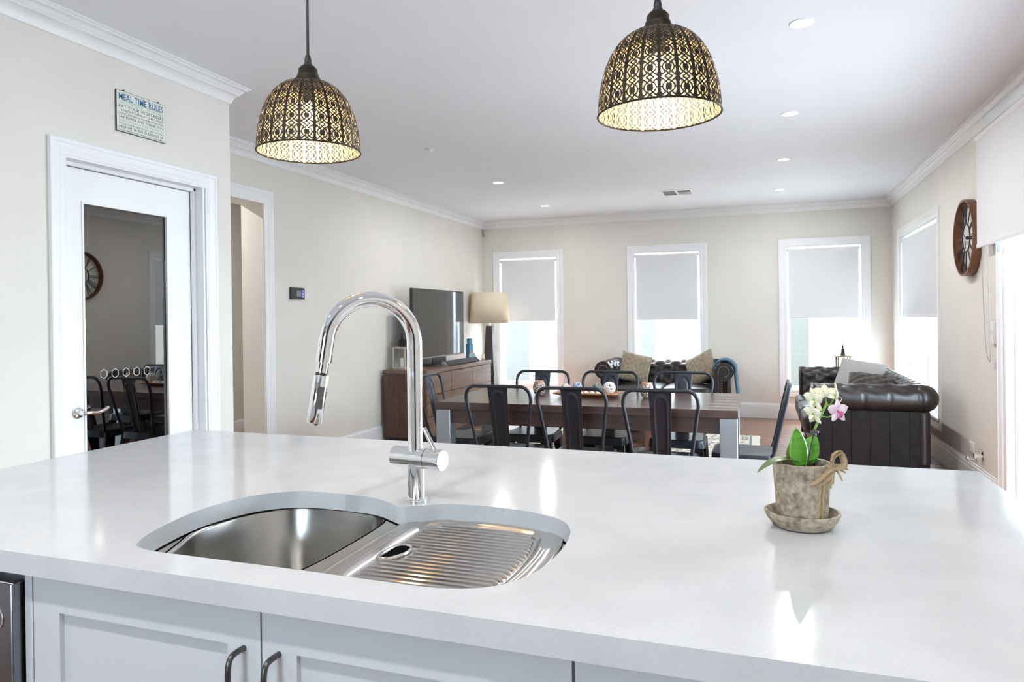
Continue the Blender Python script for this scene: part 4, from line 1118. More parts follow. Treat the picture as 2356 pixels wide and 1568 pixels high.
def make_chair():
    t = thing('metal_chair', '', 'chair', (0, 0, 0), 0, 'dark metal chairs around the dining table')
    # local: faces +y (front), back at y=-.2 ; seat z .47, total .90
    SH, HT = .472, .90
    def seatf(u, v):
        x = (u - .5) * 2; y = (v - .5) * 2
        wx = .185 * (1.02 if y > 0 else 1 - .10 * (-y)); 
        # squircle
        e = max(abs(x), abs(y)); 
        return Vector((x * wx, y * .185, SH + .004 * (1 - e * e) - .0 * e))
    poly = rrect(.37, .37, .055, 6); poly = [(x * (1 if y > 0 else 1 - .12 * (-y / .185)), y) for x, y in poly]
    loops = [([(x * .90, y * .90) for x, y in poly], SH - .002), ([(x * .97, y * .97) for x, y in poly], SH), ([(x, y) for x, y in poly], SH - .004), ([(x * 1.035, y * 1.035) for x, y in poly], SH - .055), ([(x * 1.03, y * 1.03) for x, y in poly], SH - .056), ([(x * .985, y * .985) for x, y in poly], SH - .006)]
    mb = MB(); loops_mesh(mb, loops); mb.add([(x, y, z) for (x, y), z in zip(loops[0][0], [SH - .002] * len(poly))], [tuple(range(len(poly)))]); mb.build('seat', GUN, t, angle=45)
    mb = MB()
    for hx, hy in ((-.10, .03), (-.09, .0), (.10, .03), (.09, 0.), (-.06, .09), (.06, .09), (-.10, -.05), (.10, -.05)):
        mb.lathe([(.001, .0003), (.005, .0003)], 10, (hx, hy, SH - .0005), cap0=False, cap1=False)
    mb.build('seat_hole', BLACKP, t, smooth=False)['kind'] = 'stuff'
    for sx in (-1, 1):
        for sy in (-1, 1):
            top = Vector((sx * .165, sy * .165, SH - .02)); bot = Vector((sx * (.215 if sy > 0 else .20), sy * (.215 if sy > 0 else .235), 0))
            d = (bot - top).normalized(); o1 = Vector((sx, 0, 0)); o2 = Vector((0, sy, 0))
            mb = MB(); w0, w1 = .075, .022
            vs = []
            for p, w in ((top, w0), (bot, w1)):
                vs += [p + o1 * 0 - o2 * w, p + o1 * .006 - o2 * w * .3, p + o1 * .008 + o2 * .008, p - o1 * w * .3 + o2 * .006, p - o1 * w]
            vs += [v - (o1 + o2) * .004 for v in vs]
            n = 5; fs = []
            for i in range(4):
                fs.append((i, i + 1, n + i + 1, n + i)); fs.append((10 + i, 10 + n + i, 10 + n + i + 1, 10 + i + 1))
            fs += [(0, n, 10 + n, 10), (4, 14, 14 + n, 4 + n)] + [(i, 10 + i, 11 + i, i + 1) for i in range(4)] + [(n + i, n + i + 1, 11 + n + i, 10 + n + i) for i in range(4)]
            mb.add(vs, fs); mb.build('leg', GUN, t, angle=50)
    # back frame tube: from seat rear corners, flaring up and arching over the top
    yb, yt = -.175, -.268
    def yz(z): return yb + (yt - yb) * (z - SH) / (HT - SH)
    half = [(.150, -.150, SH - .03), (.162, -.176, SH + .015), (.178, yz(.60), .60), (.202, yz(.76), .76), (.210, yz(.82), .815), (.198, yz(.87), .865), (.165, yz(.892), .891), (.11, yz(.893), .8935)]
    pts = half + [(-x, y, z) for x, y, z in reversed(half)]
    mb = MB(); mb.tube(cr_spline(pts, 6, False), .0108, 10); mb.build('back_frame', GUN, t)
    # splat with embossed arch
    def sp(u, v):
        z = SH - .03 + (.892 - SH + .03) * v
        w = .092 + (.121 - .092) * max(0, v) ** 1.1
        x = (u - .5) * w * 1.06
        y = yz(z) if z > SH else yb - (z - SH) * .2
        q = (u - .5) * 2
        # embossed groove: U shaped arch
        ru, vt = .62, .80
        if v < vt: dd = abs(abs(q) - ru)
        else: dd = abs(math.hypot(q, (v - vt) * 5.2) - ru)
        g = math.exp(-(dd / .10) ** 2)
        return Vector((x, y + .004 * (1 - q * q) - .0055 * g + .004, z))
    mb = MB(); mb.grid(sp, 31, 60); o = mb.build('splat', GUN, t, angle=80)
    so = o.modifiers.new('s', 'SOLIDIFY'); so.thickness = .0016; so.offset = 0
    return t
ch0 = make_chair()
chairs = [(-1.548, 4.128 + .268, 0, 'dark metal chair on the near side of the table, closest to the tap'),
          (-1.063, 4.103 + .268, 0, 'dark metal chair in the middle of the near side of the table'),
          (-.554, 4.090 + .268, 0, 'dark metal chair on the near side of the table, closest to the orchid'),
          (-1.609, 5.365 - .268, PI, 'dark metal chair on the far side of the table, below the lamp side window'),
          (-1.090, 5.400 - .268, PI, 'dark metal chair on the far middle side of the table, before the furry cushion'),
          (-.559, 5.425 - .268, PI, 'dark metal chair on the far side of the table, before the right sofa arm'),
          (.150 - .268, 4.74, PI / 2, 'dark metal chair at the table end, leaning back beside the orchid'),
          (-2.345 + .268, 4.82, -PI / 2, 'dark metal chair at the table end beside the sideboard')]
for i, (x, y, rz, lab) in enumerate(chairs):
    c = ch0 if i == 0 else copy_tree(ch0)
    c.location = (x, y, 0); c.rotation_euler = (0, 0, rz + [0.03, -.02, .02, .02, 0, -.02, .0, .0][i]); c['label'] = lab

# table decorations
def carved():
    m = bpy.data.materials.new('carved_ceramic'); n, b = nodes_of(m)
    tc = n.nodes.new('ShaderNodeTexCoord'); vo = n.nodes.new('ShaderNodeTexVoronoi'); vo.feature = 'DISTANCE_TO_EDGE'; vo.inputs['Scale'].default_value = 75
    n.links.new(tc.outputs['Object'], vo.inputs['Vector'])
    cr = n.nodes.new('ShaderNodeValToRGB'); cr.color_ramp.elements[0].position = .08; cr.color_ramp.elements[1].position = .25
    cr.color_ramp.elements[0].color = (.16, .09, .06, 1); cr.color_ramp.elements[1].color = (.74, .69, .64, 1)
    n.links.new(vo.outputs['Distance'], cr.inputs[0]); n.links.new(cr.outputs[0], b.inputs['Base Color'])
    bp = n.nodes.new('ShaderNodeBump'); bp.inputs['Strength'].default_value = .5; bp.inputs['Distance'].default_value = .004
    n.links.new(vo.outputs['Distance'], bp.inputs['Height']); n.links.new(bp.outputs[0], b.inputs['Normal'])
    b.inputs['Roughness'].default_value = .6
    return m
CARV = carved(); CARVR = mat('clay_rim', (.42, .25, .17), .6, var=.1)
for x, y, lab in ((-1.498, 4.88, 'round carved candle pot on the table near the lamp side'), (-.743, 4.895, 'round carved candle pot on the table near the sofa side')):
    t = thing('candle_pot', lab, 'candle pot', (x, y, TZ), 0, 'carved candle pots')
    mb = MB(); mb.lathe([(.022, 0), (.026, .003), (.040, .022), (.0455, .05), (.0445, .072), (.037, .092)], 32, cap1=False); mb.build('body', CARV, t)
    mb = MB(); mb.lathe([(.037, .0915), (.031, .104), (.029, .106), (.027, .104), (.032, .09), (.035, .06)], 32, cap0=False, cap1=False); mb.build('rim', CARVR, t)
t = thing('wooden_tray', 'long orange brown wooden tray in the middle of the dining table', 'tray', (-1.155, 4.90, TZ), math.radians(1))
def trayf(u, v, up):
    x = (u - .5) * 2; y = (v - .5) * 2
    e = max(abs(x) ** 3, abs(y) ** 3)
    return Vector((x * .225 * (1 - .02 * y * y), y * .10, .006 + .026 * e + (0 if up else -.006)))
mb = MB(); mb.grid(lambda u, v: trayf(u, v, True), 25, 15); o = mb.build('dish', TRAYW, t, angle=80); so = o.modifiers.new('s', 'SOLIDIFY'); so.thickness = .008; so.offset = -1
mb = MB(); mb.box(-.16, .16, -.06, .06, 0, .004); mb.build('base', TRAYW, t, bevel=.001)
def rattan_ball(x, y, r, z, col, lab, seed):
    rnd = random.Random(seed); mb = MB()
    for k in range(20):
        ax_ = Vector((rnd.gauss(0, 1), rnd.gauss(0, 1), rnd.gauss(0, 1))).normalized(); a = ax_.orthogonal().normalized(); b = ax_.cross(a); q = r * (.93 + .05 * rnd.random()); off = rnd.uniform(-.45, .45) * r
        rr = math.sqrt(q * q - off * off)
        mb.tube([tuple(ax_ * off + (a * math.cos(i * PI / 10) + b * math.sin(i * PI / 10)) * rr) for i in range(20)], r * .075, 5, closed=True)
    o = mb.build('rattan_ball', mat('rattan_' + lab.split()[0], col, .7, var=.15, vscale=60)); o.location = (x, y, z)
    tag(o, lab, 'rattan ball', 'rattan balls in the tray')
rattan_ball(-.995, 4.885, .042, TZ + .065, (.82, .79, .74), 'white woven rattan ball in the wooden tray', 1)
rattan_ball(-1.085, 4.915, .038, TZ + .056, (.32, .36, .33), 'greenish grey woven rattan ball in the tray', 2)
rattan_ball(-1.235, 4.935, .036, TZ + .058, (.36, .46, .60), 'blue woven rattan ball in the wooden tray', 3)
def pebble(x, y, z, sx, sy, sz, col, lab, name='pebble', grp='pale stones in the tray'):
    mb = MB(); mb.sphere((0, 0, 0), 1, 14, 9, (sx, sy, sz)); rnd = random.Random(int(x * 1000))
    for i, v in enumerate(mb.v):
        k = 1 + .08 * math.sin(7 * v[0] / sx + 3 * v[1] / sy) ; mb.v[i] = (v[0] * k, v[1] * k, v[2] * k)
    o = mb.build(name, mat('stone_' + lab.split()[0], col, .7, var=.12, vscale=50)); o.location = (x, y, z); tag(o, lab, 'stone', grp); return o
pebble(-1.315, 4.925, TZ + .058, .034, .028, .026, (.72, .62, .56), 'pinkish shell shaped stone at the lamp end of the tray')
for k, (x, y) in enumerate([(-1.20, 4.86), (-1.155, 4.858), (-1.11, 4.853), (-1.07, 4.85)]):
    pebble(x, y, TZ + .027, .021, .018, .014, (.78, .72, .66), ['cream', 'ivory', 'pale', 'white'][k] + ' small stone in the tray front, ' + ['first', 'second', 'third', 'fourth'][k] + ' from the lamp side')

# ================================================================== SIDEBOARD GROUP
SBX0, SBX1, SBY0, SBY1, SBZ = -3.765, -3.250, 6.655, 8.53, .780
t = thing('sideboard', 'brown timber sideboard with drawers under the television', 'sideboard', ((SBX0 + SBX1) / 2, (SBY0 + SBY1) / 2, 0))
mb = MB(); mb.box(SBX0, SBX1, SBY0, SBY1, SBZ - .040, SBZ); mb.build('top', SIDEWX, t, True, bevel=.003)
mb = MB(); mb.box(SBX0 + .005, SBX1 - .022, SBY0 + .012, SBY1 - .012, .07, SBZ - .040); mb.build('carcass', SIDEW, t, True, bevel=.002)
mb = MB(); mb.box(SBX0 + .04, SBX1 - .05, SBY0 + .04, SBY1 - .04, 0, .07); mb.build('plinth', BLACKP, t, True, smooth=False)
ncol = 3; ys = [SBY0 + .012 + (SBY1 - SBY0 - .024) * k / ncol for k in range(ncol + 1)]
zs = [.075, .295, .515, .735]
for c in range(ncol):
    for q in range(3):
        mb = MB(); mb.box(SBX1 - .022, SBX1 - .003, ys[c] + .003, ys[c + 1] - .003, zs[q] + .003, zs[q + 1] - .003); d = mb.build('drawer', SIDEWX, t, True, bevel=.002)
        mb = MB(); mb.box(SBX1 - .004, SBX1 + .004, (ys[c] + ys[c + 1]) / 2 - .05, (ys[c] + ys[c + 1]) / 2 + .05, zs[q + 1] - .008, zs[q + 1] - .004); mb.build('pull', mat('dark_bronze', (.08, .06, .05), .4, .6), d, True, smooth=False)
# tv
SCREEN = mat('tv_screen', (.012, .013, .015), .05, spec=.7, coat=.3, coat_rough=.03)
TVX = -3.50
t = thing('television', 'large flat black television on the timber sideboard', 'television', (TVX, 7.53, SBZ))
mb = MB(); mb.box(TVX - .035, TVX - .002, 6.845, 8.235, .872, 1.645); mb.build('housing', BLACKP, t, True, bevel=.004)
mb = MB(); mb.box(TVX - .0025, TVX + .001, 6.857, 8.223, .889, 1.633); mb.build('screen', SCREEN, t, True, smooth=False)
mb = MB(); mb.box(TVX - .002, TVX + .0022, 6.846, 8.234, .873, .888); mb.build('bezel', mat('tv_bezel', (.25, .25, .26), .3, .7), t, True, smooth=False)
mb = MB(); mb.box(TVX - .028, TVX - .008, 7.35, 7.71, .79, .88); mb.box(TVX - .16, TVX + .09, 7.22, 7.84, SBZ, SBZ + .014); mb.build('stand', BLACKP, t, True, bevel=.003)
mb = MB(); mb.box(-3.40, -3.315, 7.36, 8.30, SBZ + .006, SBZ + .052)
for i, v in enumerate(mb.v):
    if v[0] > -3.33 and v[2] > SBZ + .03: mb.v[i] = (-3.362, v[1], v[2])
t = thing('soundbar', 'long black wedge soundbar on the sideboard before the television', 'soundbar', (-3.36, 7.83, SBZ))
mb.build('body', mat('black_mesh', (.025, .026, .032), .7, var=.2, vscale=300), t, True, bevel=.004)
for yy in (7.355, 8.305):
    mb = MB(); mb.box(-3.402, -3.318, yy - .004, yy + .004, SBZ, SBZ + .05)
    for i, v in enumerate(mb.v):
        if v[0] > -3.33 and v[2] > SBZ + .03: mb.v[i] = (-3.364, v[1], v[2])
    mb.build('end_cap', CHROME2, t, True, bevel=.001)
# white lantern on the sideboard
LWH = mat('distressed_white', (.62, .55, .47), .7, col2=(.42, .33, .26), vscale=30)
def lantern(name, label, x, y, z, s, h, frame_m, top_m, tall_scroll, rz=0):
    t = thing(name, label, 'lantern', (x, y, z), rz)
    mb = MB(); mb.box(-s * .55, s * .55, -s * .55, s * .55, 0, .018); mb.build('base', frame_m, t, bevel=.002)
    for sx in (-1, 1):
        for sy in (-1, 1):
            mb = MB(); mb.box(sx * s * .5 - .008, sx * s * .5 + .008, sy * s * .5 - .008, sy * s * .5 + .008, .018, h - .016); mb.build('post', frame_m, t, bevel=.001)
    mb = MB(); mb.box(-s * .62, s * .62, -s * .62, s * .62, h - .016, h); mb.build('roof', frame_m, t, bevel=.002)
    for k in range(4):
        mb = MB(); R = Matrix.Rotation(k * PI / 2, 3, 'Z'); mb.obox(tuple(R @ Vector((0, s * .5, h / 2))), (s - .016, .002, h - .034), R); mb.build('pane', WINDOWG, t, smooth=False)
    mb = MB(); mb.lathe([(.022, .018), (.022, .018 + h * .42), (.018, .018 + h * .43), (.001, .018 + h * .425)], 20); mb.build('candle', mat('candle_wax', (.85, .80, .68), .5), t)
    mb = MB(); mb.lathe([(.03, h), (.024, h + .02), (.018, h + .05), (.020, h + .06), (.008, h + .085), (.012, h + .10), (.006, h + .112), (.001, h + .125)], 16); mb.build('finial', top_m, t)
    if tall_scroll:
        for sg in (-1, 1):
            pts = [(0, sg * (.002), h + .085)]
            for i in range(22):
                a = i / 21
                ang = -PI * .1 + a * PI * 2.1; rad = .034 * (1 - .62 * a)
                pts.append((0, sg * (.052 + rad * math.sin(ang) * .9), h + .045 + rad * math.cos(ang)))
            mb = MB(); mb.tube(cr_spline(pts, 2, False), .0035, 6); mb.build('scroll', top_m, t)
        mb = MB(); mb.tube([(.0, .012 * math.cos(i * PI / 8), h + .125 + .014 * math.sin(i * PI / 8)) for i in range(16)], .003, 6, closed=True); mb.build('ring', top_m, t)
    return t
lantern('candle_lantern', 'white distressed lantern with black scroll top on the sideboard', -3.64, 6.86, SBZ, .135, .235, LWH, BRASSD, True, 0)
# blue bottle vase
BLUEV = mat('blue_glaze', (.04, .17, .30), .25, var=.25, vscale=16, coat=.4)
mb = MB(); mb.lathe([(.045, 0), (.05, .005), (.05, .19), (.046, .205), (.035, .212), (.036, .26), (.036, .275), (.033, .275), (.031, .21), (.001, .20)], 28, cap1=False)
o = mb.build('bottle_vase', BLUEV); o.location = (-3.508, 8.43, SBZ); tag(o, 'tall blue glazed bottle vase on the sideboard', 'vase')
t = thing('mantel_clock', 'small round copper table clock beside the blue vase', 'clock', (-3.425, 8.305, SBZ))
Rk = Matrix.Rotation(math.radians(35), 3, 'Z')
axd = Vector((.62, -.78, 0)).normalized()
mb = MB(); mb.lathe([(.036, .0), (.046, -.004), (.050, .006), (.046, .016), (.040, .018)], 32, (0, 0, .058), axd, cap1=False); mb.build('case', mat('rose_copper', (.45, .30, .22), .4, .4), t)
mb = MB(); mb.lathe([(.001, .0122), (.041, .012)], 32, (0, 0, .058), axd, cap0=False, cap1=False); mb.build('dial', mat('clock_dial', (.75, .82, .85), .5, col2=(.25, .45, .6), vscale=55), t, smooth=False)
sd2 = axd.cross(Vector((0, 0, 1))); c0 = Vector((0, 0, .058)) + axd * .0135
mb = MB(); mb.tube([c0, c0 + sd2 * .015 + Vector((0, 0, .016))], .002, 5); mb.tube([c0, c0 - sd2 * .02 + Vector((0, 0, .016))], .0018, 5); mb.build('hand', BLACKP, t)
mb = MB(); mb.tube([tuple(Vector((0, 0, .114)) + sd2 * .011 * math.cos(i * PI / 8) + Vector((0, 0, .011 * math.sin(i * PI / 8)))) for i in range(16)], .0022, 6, closed=True); mb.build('loop', mat('rose_copper', (0, 0, 0)), t)
mb = MB(); mb.box(-.02, .02, -.02, .02, 0, .012); mb.build('foot', mat('rose_copper', (0, 0, 0)), t, bevel=.002)
# bird ornament
t = thing('bird_ornament', 'small cream bird ornament at the far end of the sideboard', 'ornament', (-3.315, 8.40, SBZ))
BIRD = mat('bird_cream', (.66, .55, .38), .6, var=.2, vscale=40)
mb = MB(); mb.sphere((0, 0, .034), .030, 16, 10, (.8, 1.25, 1.0)); mb.sphere((0, .022, .068), .019, 14, 9); mb.build('body', BIRD, t)
mb = MB(); mb.tube([(0, -.03, .035), (0, -.062, .030), (0, -.082, .026)], [.013, .007, .003], 8); mb.build('tail', BIRD, t)
mb = MB(); mb.tube([(0, .038, .068), (0, .049, .066)], [.004, .0008], 8); mb.build('beak', CARVR, t)
mb = MB(); mb.lathe([(.018, 0), (.018, .004), (.010, .006)], 14); mb.build('base', BIRD, t)

# floor lamp
t = thing('floor_lamp', 'floor lamp with cream drum shade and dark tapered pillar', 'lamp', (-3.53, 9.22, 0))
SHADEF = mat('linen_shade', (.70, .60, .46), .8, var=.04, vscale=200, bump=.2, bscale=400)
mb = MB(); mb.lathe([(.278, 1.242), (.250, 1.662)], 48, cap0=False, cap1=False); o = mb.build('shade', SHADEF, t); so = o.modifiers.new('s', 'SOLIDIFY'); so.thickness = .004
mb = MB(); mb.box(-.17, .17, -.17, .17, 0, .03)
mb.build('foot', GUN, t, bevel=.004)
mb = MB(); mb.box(-.105, .105, -.105, .105, .03, 1.205)
for i, v in enumerate(mb.v):
    if v[2] > 1: mb.v[i] = (v[0] * .42, v[1] * .42, v[2])
mb.build('pillar', mat('lamp_pillar', (.045, .04, .042), .5, var=.15), t, bevel=.003)
mb = MB(); mb.cyl((0, 0, 1.205), (0, 0, 1.40), .012, n=14); mb.build('stem', CHROME, t)
mb = MB(); mb.lathe([(.001, 1.39), (.03, 1.41), (.032, 1.45), (.001, 1.49)], 16); mb.build('bulb', PAPERW, t)
for k in range(3):
    mb = MB(); a = k * 2 * PI / 3; mb.tube([(0, 0, 1.38), (.268 * math.cos(a), .268 * math.sin(a), 1.38)], .002, 6); mb.build('shade_spoke', CHROME, t)

# ================================================================== SOFAS
def chesterfield(name, label, loc, rz, L, D, Ht, ncush, spx):
    t = thing(name, label, 'sofa', loc, rz)
    r = .112; zc_ = Ht - r
    tuft_a, tuft_b = spx, .11
    pleat = 'none'
    def section():
        pts = []   # (offset inward->outward from roll centre, z, nx, nz, arc)
        s = 0; prev = None
        zi0 = .36
        for i in range(9):
            z = zi0 + (zc_ - zi0) * i / 8; pts.append((-r - .012 * (1 - i / 8), z, -1, 0))
        for i in range(1, 27):
            a = PI - math.radians(265) * i / 26; pts.append((r * math.cos(a), zc_ + r * math.sin(a), math.cos(a), math.sin(a)))
        for i in range(1, 5):
            pts.append((-.012 + .004 * i / 4, zc_ - r - (zc_ - r - .12) * i / 4 - .004, 1, 0))
        out = []
        for p in pts:
            if prev: s += math.hypot(p[0] - prev[0], p[1] - prev[1])
            out.append((*p, s)); prev = p
        return out
    S = section(); s_top = S[9 + 9][4]; s_roll0 = S[8][4]; s_out = S[9 + 17][4]; s_end = S[34][4]
    def disp(u, s):
        uu, vv = u / tuft_a, (s - s_roll0 - .02) / tuft_b
        h = abs(math.sin(PI * (uu + vv) / 1.0) * math.sin(PI * (uu - vv) / 1.0))
        d = -.024 * (1 - h ** .5) * (.45 + .55 * min(1., abs(s - s_top) / .09))
        if s > s_top + .07:
            k = min(1, (s - s_top - .07) / .05); pl = abs(math.sin(PI * uu * 1.0)) ; d2 = -.008 * (1 - min(1, pl * 6)) ; d = d * (1 - k) + d2 * k
        if s > s_end - .02: d = -.003 * (1 - min(1, abs(math.sin(PI * uu)) * 9))
        return d
    def sweep_roll(length, place, nu, nm):
        """place(u, off, z) -> local xyz ; u in 0..length"""
        vs = []; n = len(S)
        us = [length * i / (nu - 1) for i in range(nu)]
        for u in us:
            edge = min(1, min(u, length - u) / .03)
            for off, z, nx, nz, s in S:
                d = disp(u, s) - .012 * (1 - edge) ** 2
                vs.append(place(u, off + nx * d, z + nz * d))
        fs = [(i * n + j, (i + 1) * n + j, (i + 1) * n + j + 1, i * n + j + 1) for i in range(nu - 1) for j in range(n - 1)]
        fs.append(tuple(range(n))); fs.append(tuple((nu - 1) * n + j for j in range(n)))
        mb = MB(); mb.add(vs, fs)
        o = mb.build(nm, LEATHER, t, angle=75)
        # buttons at the tuft crossings
        for i in range(int(length / tuft_a * 2) + 1):
            u = i * tuft_a / 2
            if u < .05 or u > length - .05: continue
            for q in range(-3, 4):
                if (i + q * 1) % 2: continue
                s = s_roll0 + .02 + q * tuft_b / 2
                if s < .03 or s > s_top + .04: continue
                k = min(range(len(S)), key=lambda m: abs(S[m][4] - s)); off, z, nx, nz, _ = S[k]
                c = place(u, off - nx * .016, z - nz * .016)
                b = link('button', BUTTON, o); b.location = c
        return o
    W2 = L / 2
    back = sweep_roll(L - 2 * r, lambda u, off, z: (-(W2 - r) + u, D - r + off, z), int((L) / .014), 'back')
    for sx in (-1, 1):
        mb = MB(); mb.sphere((sx * (W2 - r), D - r, zc_), r * .985, 28, 18); mb.cyl((sx * (W2 - r), D - r, zc_ - r), (sx * (W2 - r), D - r, .12), .05, n=16); mb.build('corner_roll', LEATHER, t)
    for sx in (-1, 1):
        sweep_roll(D - r - .01, lambda u, off, z, sx=sx: (sx * (W2 - r + off), .01 + u, z), int((D - .12) / .014), 'arm')
        # scroll front
        mb = MB()
        out = [(r * .98 * math.cos(math.radians(a)), zc_ + r * .98 * math.sin(math.radians(a))) for a in range(-95, 186, 10)]
        out += [(-r, zc_ - .05), (-r, .14), (-.012, .14), (-.012, zc_ - r + .01)]
        k = len(out); vs = [(sx * (W2 - r + x), .012, z) for x, z in out] + [(sx * (W2 - r + x * .96), -.006, zc_ + (z - zc_) * .985) for x, z in out]
        mb.add(vs, [tuple(range(k)), tuple(range(k, 2 * k))] + [(i, (i + 1) % k, k + (i + 1) % k, k + i) for i in range(k)])
        fr = mb.build('arm_front', LEATHER, t, angle=40, bevel=.004)
        mb = MB()
        for a in range(-80, 200, 9):
            ra = r * .55; mb.sphere((sx * (W2 - r + ra * math.cos(math.radians(a))), -.007, zc_ + ra * math.sin(math.radians(a))), .0042, 6, 4)
        for q in range(18):
            mb.sphere((sx * (W2 - r - .062 + .0), -.007, zc_ - .01 - q * .021), .0042, 6, 4); mb.sphere((sx * (W2 - r - .020), -.007, zc_ - .075 - q * .021), .0042, 6, 4)
        nh = mb.build('nailhead_trim', mat('nailhead', (.42, .38, .33), .3, .9), fr); nh['kind'] = 'stuff'
    for sx in (-1, 1):
        for k in range(6):
            y0 = .012 + (D - .085) * k / 6; y1 = .012 + (D - .085) * (k + 1) / 6 - .0004
            mb = MB(); mb.box(sx * (W2 - r - .02), sx * (W2 - r + .035), y0, y1, .03, zc_ - r + .03); mb.build('side_panel', LEATHERF, t, bevel=.0022, seg=2)
    mb = MB(); mb.box(-(W2 - .11), W2 - .11, .02, D - .12, .115, .30); mb.build('base', LEATHER, t, bevel=.012, seg=3)
    wi = (L - .46) / ncush
    for k in range(ncush):
        x0 = -(L - .46) / 2 + k * wi
        def cf(u, v, x0=x0):
            # rounded box via superellipse
            th = (u - .5) * 2 * PI; ph_ = (v - .5) * PI
            e1, e2 = .28, .22
            sg = lambda a, e: math.copysign(abs(a) ** e, a)
            x = sg(math.cos(ph_), e1) * sg(math.cos(th), e2); y = sg(math.cos(ph_), e1) * sg(math.sin(th), e2); z = sg(math.sin(ph_), e1)
            return Vector((x0 + wi / 2 + x * (wi / 2 - .003), .30 + y * .36, .375 + z * .085 + (.018 * (1 - x * x) * (1 - y * y) if z > 0 else 0)))
        mb = MB(); mb.grid(cf, 48, 22, cu=True); mb.build('seat_cushion', LEATHER, t, angle=80)
    for sx in (-1, 1):
        for y in (.07, D - .17):
            mb = MB(); mb.lathe([(.022, 0), (.034, .02), (.038, .05), (.026, .075), (.036, .09), (.036, .118)], 18, (sx * (W2 - .16), y, 0)); mb.build('foot', mat('foot_wood', (.12, .045, .025), .35, var=.2), t)
    return t
mbb = MB(); mbb.sphere((0, 0, 0), .008, 8, 5); BUTTON = mbb.mesh('button', LEATHER)
SOF1 = chesterfield('chesterfield_sofa', 'dark brown tufted leather two seater sofa under the middle window', (-1.145, 8.735, 0), 0, 1.65, .93, .765, 2, .20)
SOF2 = chesterfield('chesterfield_sofa', 'long dark brown tufted leather sofa along the clock wall', (.375, 7.470, 0), -PI / 2, 2.24, .925, .748, 3, .185)

# cushions
def cushion(name, label, c, size, thick, rot, m, cat='cushion', furry=0., pinch=.12, group=None, seed=1):
    rnd = random.Random(seed); n = 27
    def f(u, v, s):
        x = (u - .5) * 2; y = (v - .5) * 2
        px = x * (1 - pinch * (1 - abs(y)) ** 0 * (1 - y * y) * .5 * abs(x)); py = y * (1 - pinch * (1 - x * x) * .5 * abs(y))
        h = max(0, (1 - x ** 4) * (1 - y ** 4)) ** .55
        k = furry * (math.sin(23 * x + 9 * y) + math.sin(17 * y - 11 * x) + rnd.uniform(-1.4, 1.4)) * (1 if h > 0 else .0)
        return Vector((px * size[0] / 2, py * size[1] / 2, s * (thick / 2 * h + k * .5 * min(1, h * 3))))
    mb = MB(); mb.grid(lambda u, v: f(u, v, 1), n, n); mb.grid(lambda u, v: f(u, v, -1), n, n)
    me = mb.mesh(name, m, True, 80)
    bm = bmesh.new(); bm.from_mesh(me); bmesh.ops.remove_doubles(bm, verts=bm.verts, dist=.0008); bmesh.ops.recalc_face_normals(bm, faces=bm.faces); bm.to_mesh(me); bm.free()
    o = link(name, me); o.location = c; o.rotation_euler = rot
    q = o.modifiers.new('sub', 'SUBSURF'); q.levels = 1; q.render_levels = 1
    tag(o, label, cat, group)
    return o
FUR = mat('beige_fur', (.40, .33, .23), .95, col2=(.24, .185, .12), vscale=26, sheen=.3, bump=1.0, bscale=160)
cushion('cushion', 'furry beige cushion leaning on the left of the two seater sofa', (-1.535, 9.175, .655), (.40, .40), .15, (math.radians(68), math.radians(14), math.radians(12)), FUR, furry=.006, seed=3)
cushion('cushion', 'furry beige cushion leaning by the blue throw on the sofa', (-.725, 9.19, .655), (.40, .40), .15, (math.radians(66), math.radians(-26), math.radians(-22)), FUR, furry=.006, seed=4)
cushion('cushion', 'plain pale grey cushion on the long sofa', (.90, 7.98, .655), (.46, .42), .15, (math.radians(62), math.radians(8), math.radians(-28)), mat('grey_linen', (.37, .36, .355), .85, var=.05, vscale=150, bump=.1, bscale=300), seed=5)
cushion('cushion', 'dark brown fur cushion lying on the long sofa by its arm', (.93, 7.22, .615), (.46, .42), .16, (math.radians(38), math.radians(6), math.radians(-12)), mat('brown_fur', (.045, .029, .019), .95, col2=(.014, .009, .006), vscale=16, sheen=.3, bump=1.0, bscale=140), furry=.009, seed=6)
# blue throw over the sofa arm
def throwf(u, v):
    a = PI * 1.02 - u * PI * 1.32
    R_ = .137; cx, cz = -1.145 + .825 - .112, .765 - .112
    if u < .78:
        a = math.radians(175) - (u / .78) * math.radians(185)
        x = cx + R_ * math.cos(a); z = cz + R_ * math.sin(a)
    else:
        q = (u - .78) / .22
        x = cx + R_ * math.cos(math.radians(-10)) + .03 * q; z = cz + R_ * math.sin(math.radians(-10)) - q * .29
    y = 8.775 + v * .42 + .02 * math.sin(u * 4)
    w = .006 * math.sin(v * 23 + u * 3) + .004 * math.sin(v * 51)
    return Vector((x + w * .7, y, z + w))
mb = MB(); mb.grid(throwf, 40, 30)
o = mb.build('throw_blanket', mat('blue_knit', (.035, .125, .215), .95, var=.35, vscale=60, bump=.8, bscale=200, sheen=.3), angle=80); so = o.modifiers.new('s', 'SOLIDIFY'); so.thickness = .018; so.offset = 1
tag(o, 'blue knitted throw draped over the sofa arm', 'throw')

# side table and lantern in the corner
t = thing('side_table', 'small wooden side table behind the end of the long sofa', 'side table', (.88, 9.25, 0))
mb = MB(); mb.box(-.22, .22, -.22, .22, .52, .55); mb.build('top', COFFEEW, t, bevel=.003)
for sx in (-1, 1):
    for sy in (-1, 1):
        mb = MB(); mb.box(sx * .18 - .02, sx * .18 + .02, sy * .18 - .02, sy * .18 + .02, 0, .52); mb.build('leg', COFFEEW, t, bevel=.002)
lantern('candle_lantern', 'bronze framed lantern standing in the corner window', .88, 9.24, .55, .125, .275, mat('bronze_frame', (.20, .14, .08), .4, .7, var=.2), BRASSD, True, .1)

